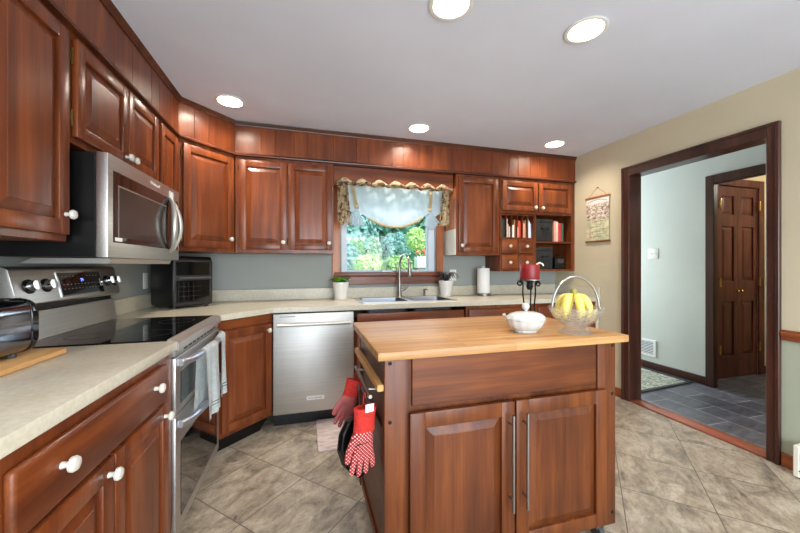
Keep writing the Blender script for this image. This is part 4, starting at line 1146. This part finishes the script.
for k in range(3):
    a = math.radians(164+120*k); d = Vector((math.cos(a), math.sin(a), 0))
    pts = []
    for s in range(23):
        v = s/22; pts.append(d*(.054-.016*v-.012*math.sin(PI*v) - .006*math.sin(2*PI*v)) + Vector((0, 0, .004+v*.185)))
    c0 = d*.056 + Vector((0, 0, .189))
    for s in range(1, 19):
        ang = PI - s/18*2.6*PI; rr0 = .018*(1-.55*s/18); pts.append(c0 + d*(rr0*math.cos(ang)) + Vector((0, 0, .9*rr0*math.sin(ang)+.012)))
    MB().tube(pts, .0042, 8).build('leg', IRON, cs)
    MB().sphere(tuple(d*.054+Vector((0, 0, .0062))), .0062, u=10, v=8).build('foot', IRON, cs)
m = MB()
n = 28; m.tube([(.042*math.cos(2*PI*k/n), .042*math.sin(2*PI*k/n), .12) for k in range(n)] + [(.042, 0, .12)], .003, 6) if False else None
m.lathe((0, 0, 0), [(.022, .212), (.058, .219), (.074, .222), (.074, .225), (.055, .223), (.0001, .222)], 32); m.build('plate', CUT_GLASS if False else NICKEL, cs)
MB().lathe((0, 0, 0), [(.013, .165), (.020, .185), (.016, .205), (.022, .213), (.0001, .2125)], 16).build('hub', IRON, cs)
cn = thing('candle', 'thick red pillar candle on the iron stand', 'candle', (1.252, 1.665, IT+.001+.2252))
MB().lathe((0, 0, 0), [(.053, 0), (.0545, .004), (.0545, .080), (.052, .086), (.046, .085), (.0001, .078)], 32, wave=lambda a, z: .006*math.sin(a*3+z*30)).build('wax', RED_WAX, cn)
MB().tube([(0, 0, .077), (.002, 0, .09), (.008, -.002, .097)], .0015, 6).build('wick', DARK_MARK, cn)
MB().tube([(.038, -.01, .086), (.052, -.02, .096), (.066, -.028, .088), (.07, -.03, .078)], .0045, 8).build('pale_drip', plain('pale_wax', (226, 214, 190), .5), cn)
bk = thing('glass_basket', 'cut-glass footed fruit basket with arched handle on the island', 'basket', (1.180, 1.245, IT+.0008), math.radians(-14))
scal = lambda a, z: (.035*math.sin(a*12) if z > .085 else .02*math.sin(a*24))
gp = [(.074, 0), (.075, .006), (.052, .018), (.040, .026), (.052, .034), (.082, .055), (.105, .085), (.116, .118), (.112, .1185), (.100, .088), (.077, .060), (.045, .042), (.0001, .040)]
MB().lathe((0, 0, 0), gp, 72, wave=scal, sx=1.0, sy=.85).build('bowl', CUT_GLASS, bk)
pts = [(.108*math.cos(PI*k/24)*1.0, 0,   .112+.142*math.sin(PI*k/24)) for k in range(25)]
MB().tube(pts, .0055, 10).build('handle', NICKEL, bk)
bn = thing('banana_bunch', 'bunch of yellow bananas in the glass basket', 'bananas', (1.174, 1.245, IT+.058))
crown = Vector((0, .005, .128))
for k in range(6):
    a = math.radians(-160+k*58); d = Vector((math.cos(a), math.sin(a)*.8, 0)); pts = []
    for s in range(13):
        v = s/12; ang = v*1.75
        pts.append(crown + d*(.012+.062*math.sin(min(ang, 1.9))**1.0*.95) + Vector((0, 0, -.012-.105*(1-math.cos(ang*.95))*.9)) + d*(-.018*max(0, v-.75)))
    rs = [.006, .007, .010, .0145, .017, .018, .018, .018, .0175, .016, .013, .009, .005]
    b = MB().tube(pts, rs, 7).build('banana', BANANA, bn, smooth=60)
    MB().sphere(tuple(pts[-1]), .0055, u=8, v=6).build('tip', BANANA_TIP, b)
MB().tube([crown+Vector((0, 0, -.016)), crown+Vector((0, 0, .004)), crown+Vector((-.002, 0, .014))], [.012, .015, .011], 8).build('crown', plain('banana_stem', (150, 140, 60), .6), bn)

# ------------------------------------------------------------------ counter plants, paper towel, sill items
def pot(label, x, y, kind):
    t = thing('potted_plant', label, 'plant', (x, y, CT+.0008), 0, 'potted plants by the sink')
    MB().lathe((0, 0, 0), [(.066, 0), (.074, .008), (.072, .012), (.06, .010), (.0001, .009)], 24).build('saucer', CREAM_PL, t)
    MB().lathe((0, 0, 0), [(.050, .0095), (.056, .012), (.068, .10), (.076, .158), (.075, .162), (.070, .161), (.066, .14), (.0001, .139)], 32, wave=lambda a, z: .012*math.cos(4*a)).build('pot', WHITE_CER, t)
    MB().lathe((0, 0, 0), [(.066, .1395), (.05, .147), (.0001, .150)], 20).build('soil', SOIL, t)
    rnd = random.Random(len(label)); m = MB()
    N = 26 if kind == 'green' else 34
    for i in range(N):
        a = rnd.random()*2*PI; d = Vector((math.cos(a), math.sin(a), 0)); sd = Vector((-d.y, d.x, 0))
        if kind == 'green':
            L = rnd.uniform(.06, .11); hh = rnd.uniform(.03, .075); base_ = d*rnd.uniform(.0, .03)+Vector((0, 0, .146)); wd = .024
            prof = lambda v: wd*math.sin(PI*min(1, v*.95+.05))**.8
            cen = lambda v: base_ + d*(L*v) + Vector((0, 0, hh*math.sin(v*2.2)))
        else:
            L = rnd.uniform(.09, .15); hh = rnd.uniform(.06, .11); base_ = d*.01+Vector((0, 0, .147)); wd = .010
            prof = lambda v: wd*(1-v)**.6+.0006
            cen = lambda v: base_ + d*(L*v) + Vector((0, 0, hh*math.sin(v*2.7)))
        pts = [(cen(j/6)-sd*prof(j/6), cen(j/6)-Vector((0, 0, .003)), cen(j/6)+sd*prof(j/6)) for j in range(7)]
        vs = [[m.bm.verts.new(q_) for q_ in r] for r in pts]
        for r0, r1 in zip(vs, vs[1:]):
            for j in range(2): m.bm.faces.new((r0[j], r0[j+1], r1[j+1], r1[j]))
    m.build('leaves', LEAF_G if kind == 'green' else LEAF_D, t, recalc=False)
pot('bright green plant in a white pot left of the sink', .314, 3.15, 'green')
pot('dark spiky plant in a white pot right of the sink', 1.385, 3.175, 'dark')
pt = thing('paper_towel_holder', 'paper towel roll upright on a metal holder by the wall', 'paper towels', (1.80, 3.15, CT+.0008))
MB().lathe((0, 0, 0), [(.072, 0), (.075, .004), (.075, .022), (.070, .026), (.0001, .027)], 28).build('base', NICKEL, pt)
MB().lathe((0, 0, 0), [(.020, .0275), (.064, .0275), (.0645, .030), (.0645, .285), (.063, .288), (.020, .288), (.0001, .2881)], 32).build('paper_roll', PAPER, pt)
MB().lathe((0, 0, 0), [(.006, .288), (.006, .300), (.02, .303), (.02, .309), (.0001, .311)], 16).build('finial', WHITE_PL, pt)
tag(MB(True).prism(rr_(.73, .83, YB-.05, YB-.005, .012, 3), 1.1655, 1.176, 'z', .002).build('soap_dish', WHITE_PL, loc=(.78, YB-.03, 1.1655)), 'small white dish on the window sill', 'dish')
sg = thing('sprig', 'small dark curling sprig on the window sill beside the faucet', 'sprig', (.875, YB-.025, 1.1655))
MB().lathe((0, 0, 0), [(.016, 0), (.017, .003), (.012, .006), (.0001, .0065)], 14).build('base', IRON, sg)
MB().tube([(0, 0, .004), (.012, 0, .025), (.006, 0, .05), (-.008, 0, .07), (-.016, 0, .066)], .0028, 6).build('stem', IRON, sg)

# ------------------------------------------------------------------ curtain
cu = thing('window_valance', 'white sheer balloon valance with floral border over the kitchen window', 'curtain', (.80, 3.03, 2.0))
CY = 3.035; cx0, cx1, tz0 = .292, 1.325, 1.99
TA, TB = .438, 1.135        # tie positions
def bottom(x):
    if x < TA: return 1.70+.03*abs(math.sin((x-cx0)*25))
    if x > TB: return 1.70+.03*abs(math.sin((x-cx1)*25))
    s = (x-TA)/(TB-TA); return 1.737-.153*math.sin(PI*s)**.9
def sheer(u, v):
    x = cx0+.03+(cx1-cx0-.06)*u; zb = bottom(x); z = tz0-.015-(tz0-.015-zb)*v
    s = (x-TA)/(TB-TA)
    puff = (.05*math.sin(PI*max(0, min(1, s)))*v**1.5)
    fold = .006*math.sin(x*70)*(1-.5*v) + .010*math.sin(14*(v+.10*math.cos(6*s)))*v*max(0, min(1, math.sin(PI*max(0, min(1, s)))))
    return (x, CY-.02-puff+fold, z)
m = MB(True); m.grid(sheer, 120, 40, 0); m.build('sheer_panel', SHEER, cu, recalc=False)
# rolled lower hem
m = MB(True); m.tube([Vector(sheer(k/60, 1.0))+Vector((0, -.004, 0)) for k in range(14, 47)], .012, 8); m.build('hem_roll', RIBBON, cu)['label'] = 'beige rolled hem'
for X, nm in ((TA, -1), (TB, 1)):
    m = MB(True)
    X0 = X-.03*nm*-1 if False else X+(.0)
    xt = X-.045 if nm < 0 else X+.012
    m.grid(lambda u, v: (xt+(X-xt)*v+.032*(u-.5), CY-.05-.015*math.sin(PI*v), tz0-.02-(tz0-.02-1.745)*v), 2, 12, .002); m.build('tie_strap', RIBBON, cu)
    # gathered fan tail
    m = MB(True); n = 40
    def fan(u, v, X=X, nm=nm):
        a = (u-.5)*1.5-.12*nm*-1; L = .02+.170*v*(1-.12*abs(math.sin(u*PI*6)))
        pl = .016*math.sin(u*PI*14)*v
        return (X+math.sin(a)*L*.68, CY-.06+pl-.01*v, 1.755-math.cos(a)*L)
    m.grid(fan, 64, 10, 0); m.build('gathered_tail', SHEER, cu, recalc=False)
    m = MB(True); m.lathe((X, CY-.062, 1.752), [(.012, -.014), (.018, -.006), (.018, .006), (.012, .014)], 14); m.build('tie_knot', RIBBON, cu)
# scalloped floral top, twisted
m = MB(True)
def top_(u, v):
    x = cx0-.03+(cx1-cx0+.055)*u; ph = u*PI*7
    z = 1.968+.042*abs(math.sin(ph))-v*(.030+.035*abs(math.sin(ph)))
    return (x, CY-.055-.022*math.sin(PI*v)-.012*math.sin(ph*2+v*3), z)
m.grid(top_, 140, 10, .004); m.build('scalloped_border', CREAM_FLORAL, cu)['label'] = 'cream scalloped floral edge'
m = MB(True)
def ro(u):
    x = cx0-.02+(cx1-cx0+.035)*u; return Vector((x, CY-.100+.010*math.cos(u*60), 1.945+.012*abs(math.sin(u*PI*7))+.005*math.sin(u*60)))
m.tube([ro(k/120) for k in range(121)], [.014+.005*math.sin(k*.9) for k in range(121)], 8); m.build('twisted_cord', DARK_FLORAL, cu)
for sgn, xa in ((-1, cx0-.022), (1, cx1+.012)):
    m = MB(True)
    def jab(u, v, sgn=sgn, xa=xa):
        w = .085+.030*v; x = xa-sgn*0-sgn*w*u if sgn > 0 else xa+w*u
        return (x, CY-.05+.016*math.sin(u*PI*3.5)-.01*u, 1.97-(.37-.015*math.sin(u*PI*4))*v)
    m.grid(jab, 24, 24, .003); m.build('side_jabot', FLORAL, cu)

# ------------------------------------------------------------------ right wall: poster and heater
ps = thing('wall_hanging', 'printed cloth wall hanging with wooden rods on the beige wall', 'wall hanging', (XR, 2.69, 1.475))
MB(True).box((XR-.010, 2.556, 1.48), (XR-.0085, 2.824, 1.915)).build('print', POSTER, ps, smooth=0)
m = MB(True)
for z, (ya, yb) in ((1.476, (2.565, 2.83)),):
    pass
def strokes():
    m = MB(True); rnd = random.Random(4)
    for k, (z, a, b) in enumerate(((1.672, .06, .19), (1.64, .05, .12), (1.618, .11, .22), (1.592, .03, .10), (1.57, .10, .21), (1.545, .05, .13), (1.52, .09, .20))):
        y = 2.556+a
        while y < 2.556+b:
            w = rnd.uniform(.008, .02); m.box((XR-.0112, y, z), (XR-.0101, y+w, z+.004)); y += w+.005
    return m
strokes().build('print_strokes', DARK_MARK, ps, smooth=0)
m = MB(True)
for k in range(15):
    s = k/14; y = 2.58+s*.22; z = 1.865+.022*math.sin(PI*s); m.box((XR-.0112, y, z), (XR-.0101, y+.009, z+.010))
m.build('arched_heading', plain('brown_print', (134, 108, 100), .7), ps, smooth=0)
ROD = wood('rod_wood', 'y', (112, 66, 38), (150, 94, 56), (176, 120, 76))
for z in (1.917, 1.474): MB(True).box((XR-.019, 2.545, z-.009), (XR-.001, 2.835, z+.009), .003).build('rod', ROD, ps)
MB(True).tube([(XR-.010, 2.80, 1.925), (XR-.008, 2.69, 2.012), (XR-.010, 2.58, 1.925)], .002, 6).build('cord', ROD, ps)
MB(True).cyl((XR-.012, 2.69, 2.014), (XR-.0005, 2.69, 2.014), .004, n=8).build('nail', IRON, ps)
ht = thing('baseboard_heater', 'cream baseboard heater cover on the floor right of the doorway', 'heater', (XR-.06, .75, 0))
m = MB(True); m.prism([(XR-.017, .012), (XR-.092, .012), (XR-.095, .03), (XR-.095, .15), (XR-.075, .178), (XR-.017, .185)], .25, 1.243, 'y', .004); m.build('cover', CREAM_PL, ht)
MB(True).box((XR-.0965, .26, .045), (XR-.0951, 1.235, .052)).build('slot', DARK_MARK, ht)
MB(True).box((XR-.098, 1.225, .008), (XR-.0165, 1.253, .19), .005).build('end_cap', CREAM_PL, ht)
MB(True).box((XR-.08, .27, 0), (XR-.02, 1.23, .0115)).build('foot', CREAM_PL, ht)

# floor mat and hall rug
mt = thing('floor_mat', 'pinkish grey floor mat in front of the dishwasher and sink', 'mat', (.4, 2.49, .0008))
MB(True).prism(rr_(.078, .98, 2.262, 2.728, .012, 3), .001, .010, 'z', .002).build('mat_body', MAT_W, mt)
rg2 = thing('hall_rug', 'patterned grey-green rug with dark edge in the hall', 'rug', (3.5, 3.1, 0))
MB(True).prism([(3.0, 2.505), (3.86, 2.575), (3.86, 4.1), (3.0, 4.1)], .0005, .008).build('rug_pile', RUG, rg2)
MB(True).prism([(2.985, 2.462), (3.925, 2.545), (3.925, 2.575), (2.985, 2.503)], .0005, .010).prism([(3.861, 2.575), (3.9, 2.575), (3.9, 4.12), (3.861, 4.12)], .0005, .010).build('rug_border', plain('rug_edge', (52, 54, 52), .95), rg2)

# ------------------------------------------------------------------ garden
def grass_mat():
    m, nt, b = new_mat('lawn'); f = noise(nt, coords(nt, rnd=False), 3, 6)
    nt.links.new(ramp(nt, f, [(.3, (110, 146, 74)), (.7, (160, 190, 110))]), b.inputs['Base Color']); setp(b, Roughness=.9); return m
struct(MB().box((-25, YB+.3, -.75), (30, 45, -.45)).build('ground', grass_mat(), smooth=0))
def ray_at(u, v, y):
    a = (u-400)/334.3; s, c = math.sin(.2748), math.cos(.2748)
    d = Vector((s+a*c, c-a*s, -(v-265.48)/334.3)); return Vector((0, 0, 1.2314))+d*(y/d.y)
F_TEAL = foliage('teal_foliage', (66, 122, 100), (116, 172, 144)); F_BLUE = foliage('blue_foliage', (92, 142, 138), (150, 194, 186))
F_LIME = foliage('lime_foliage', (164, 200, 120), (214, 236, 168)); F_GREEN = foliage('green_foliage', (96, 150, 88), (170, 206, 130)); F_PALE = foliage('pale_foliage', (112, 162, 122), (172, 208, 164)); F_DARK = foliage('conifer_foliage', (48, 98, 84), (84, 136, 112))
F_RED = foliage('red_petals', (214, 70, 70), (240, 130, 120)); F_WHITE = foliage('white_petals', (232, 226, 214), (250, 246, 236))
TRUNK = plain('bark', (92, 74, 58), .9, 0, .2)
def crown_mesh(m, c, rad, n, leaf, rnd, shell=.55):
    for i in range(n):
        v = Vector((rnd.gauss(0, 1), rnd.gauss(0, 1), rnd.gauss(0, 1))).normalized()
        r = (shell+(1-shell)*rnd.random())*(1+.14*math.sin(v.x*7+v.z*5)*math.cos(v.y*6))
        p = Vector(c)+Vector((v.x*rad[0], v.y*rad[1], v.z*rad[2]))*r
        nrm = (v+Vector((rnd.uniform(-.7, .7), rnd.uniform(-.7, .7), rnd.uniform(-.2, .9)))).normalized()
        t = nrm.orthogonal().normalized(); t = Matrix.Rotation(rnd.random()*6.28, 3, nrm) @ t; s = nrm.cross(t)
        L = leaf*rnd.uniform(.6, 1.3)
        m.quad(p-t*L, p+s*L*.45, p+t*L, p-s*L*.45)
def shrub(name, label, cat, u, v, y, rx, rz, mat, n, leaf, seed, group=None, flowers=None):
    c = ray_at(u, v, y); g = -.45
    t = thing(name, label, cat, (c.x, c.y, g), 0, group); rnd = random.Random(seed)
    m = MB(True); crown_mesh(m, c, (rx, rx*.8, rz), n, leaf, rnd); m.build('foliage', mat, t, smooth=0, recalc=False)
    top = c.z; MB(True).tube([(c.x, c.y, g), (c.x+.03, c.y, (g+top)/2), (c.x, c.y, top)], [max(.02, rx*.08), max(.015, rx*.06), .01], 8).build('trunk' if rz > 1.5 else 'stem', TRUNK, t)
    if flowers:
        m = MB(True)
        for i in range(flowers[1]):
            vv = Vector((rnd.gauss(0, 1), -abs(rnd.gauss(0, 1)), rnd.gauss(.4, 1))).normalized(); p = c+Vector((vv.x*rx, vv.y*rx*.8, vv.z*rz))*1.02
            m.sphere(tuple(p), flowers[2]*rnd.uniform(.7, 1.2), u=6, v=4)
        m.build('blossoms', flowers[0], t)
    return t
TG = 'trees behind the garden'
TREES = ((345, 232, 13.5, 1.4, 1.9, 'lower blue-green tree on the left behind the pale lilies', F_BLUE), (415, 225, 13.5, 1.4, 2.2, 'blue-green tree on the right behind the lime shrub', F_TEAL),
         (380, 215, 17, 1.75, 2.6, 'dark teal tree in the middle of the window view', F_DARK), (450, 215, 17, 1.75, 2.6, 'dark teal tree mostly behind the right jabot', F_TEAL), (302, 215, 17, 1.6, 2.6, 'dark teal tree hidden behind the left window edge', F_TEAL),
         (330, 205, 22, 2.8, 3.6, 'tall dark tree far back on the left of the garden', F_TEAL), (420, 205, 22, 2.8, 3.8, 'tall dark tree far back on the right of the garden', F_DARK), (376, 232, 27, 3.4, 3.2, 'broad hedge-like tree farthest back in the garden', F_TEAL))
for i, (u, v, y, rx, rz, lab, fm) in enumerate(TREES):
    shrub('garden_tree', lab, 'tree', u, v, y, rx, rz, fm, 3200, .15 if y < 15 else .2, 20+i, TG)
shrub('round_shrub', 'large round blue-green bush in the middle of the garden', 'shrub', 396, 248, 10.0, .50, .50, F_BLUE, 3000, .045, 31)
shrub('garden_shrub', 'lime green shrub at the right of the garden', 'shrub', 416, 239, 9.0, .30, .34, F_LIME, 1300, .05, 32)
shrub('feathery_shrub', 'bright yellow-green feathery shrub low in the window view', 'shrub', 368, 265, 7.0, .31, .24, F_LIME, 1800, .045, 33)
shrub('small_conifer', 'small dark upright conifer left of the faucet', 'shrub', 386, 258, 8.2, .10, .30, F_DARK, 600, .05, 34)
shrub('leafy_shrub', 'mid green leafy shrub directly behind the faucet', 'shrub', 397, 266, 5.9, .28, .2, F_GREEN, 1500, .04, 35)
shrub('blossoming_shrub', 'pale shrub with white blossoms left of centre', 'shrub', 374, 252, 8.6, .18, .40, F_PALE, 1200, .05, 36, flowers=(F_WHITE, 34, .020))
shrub('blue_shrub', 'blue-green shrub at the lower left corner of the window', 'shrub', 348, 260, 7.5, .28, .42, F_BLUE, 1600, .05, 37)
shrub('lily_shrub', 'shrub with three pale yellow flower heads at the left', 'shrub', 354, 249, 10.5, .36, .36, F_GREEN, 1300, .05, 38)
for i, u in enumerate((348.5, 356, 363)):
    c = ray_at(u, 240, 9.5); t = thing('lily', ['leftmost of three pale lilies', 'middle one of three pale lilies', 'rightmost of three pale lilies'][i]+' in the garden', 'flower', (c.x, c.y, -.45), 0, 'pale lilies')
    MB(True).tube([(c.x, c.y, -.45), (c.x, c.y, c.z)], .012, 6).build('stem', F_DARK, t)
    m = MB(True); m.lathe((c.x, c.y, c.z-.05), [(.02, 0), (.06, .06), (.08, .11), (.05, .12), (.0001, .09)], 10, wave=lambda a, z: .2*math.sin(a*5)); m.build('bloom', F_WHITE, t)
pc = ray_at(421, 262, 5.4)
pl = thing('planter', 'white square planter on a post with red flowers outside the window', 'planter', (pc.x, pc.y, -.45))
MB(True).prism([(pc.x-.10, pc.y-.1), (pc.x+.10, pc.y-.1), (pc.x+.10, pc.y+.1), (pc.x-.10, pc.y+.1)], pc.z-.10, pc.z+.09, 'z', .01).build('planter_box', WHITE_CER, pl)
MB(True).box((pc.x-.035, pc.y-.035, -.45), (pc.x+.035, pc.y+.035, pc.z-.101)).build('post', WHITE_PL, pl)
m = MB(True); crown_mesh(m, (pc.x, pc.y, pc.z+.13), (.11, .1, .09), 260, .03, random.Random(9), .3); m.build('foliage', F_GREEN, pl, smooth=0, recalc=False)
m = MB(True); rnd = random.Random(12)
for i in range(30): m.sphere((pc.x+rnd.gauss(.0, .06), pc.y-.06+rnd.gauss(0, .04), pc.z+.17+rnd.gauss(0, .035)), .016, u=6, v=4)
m.build('blossoms', F_RED, pl)
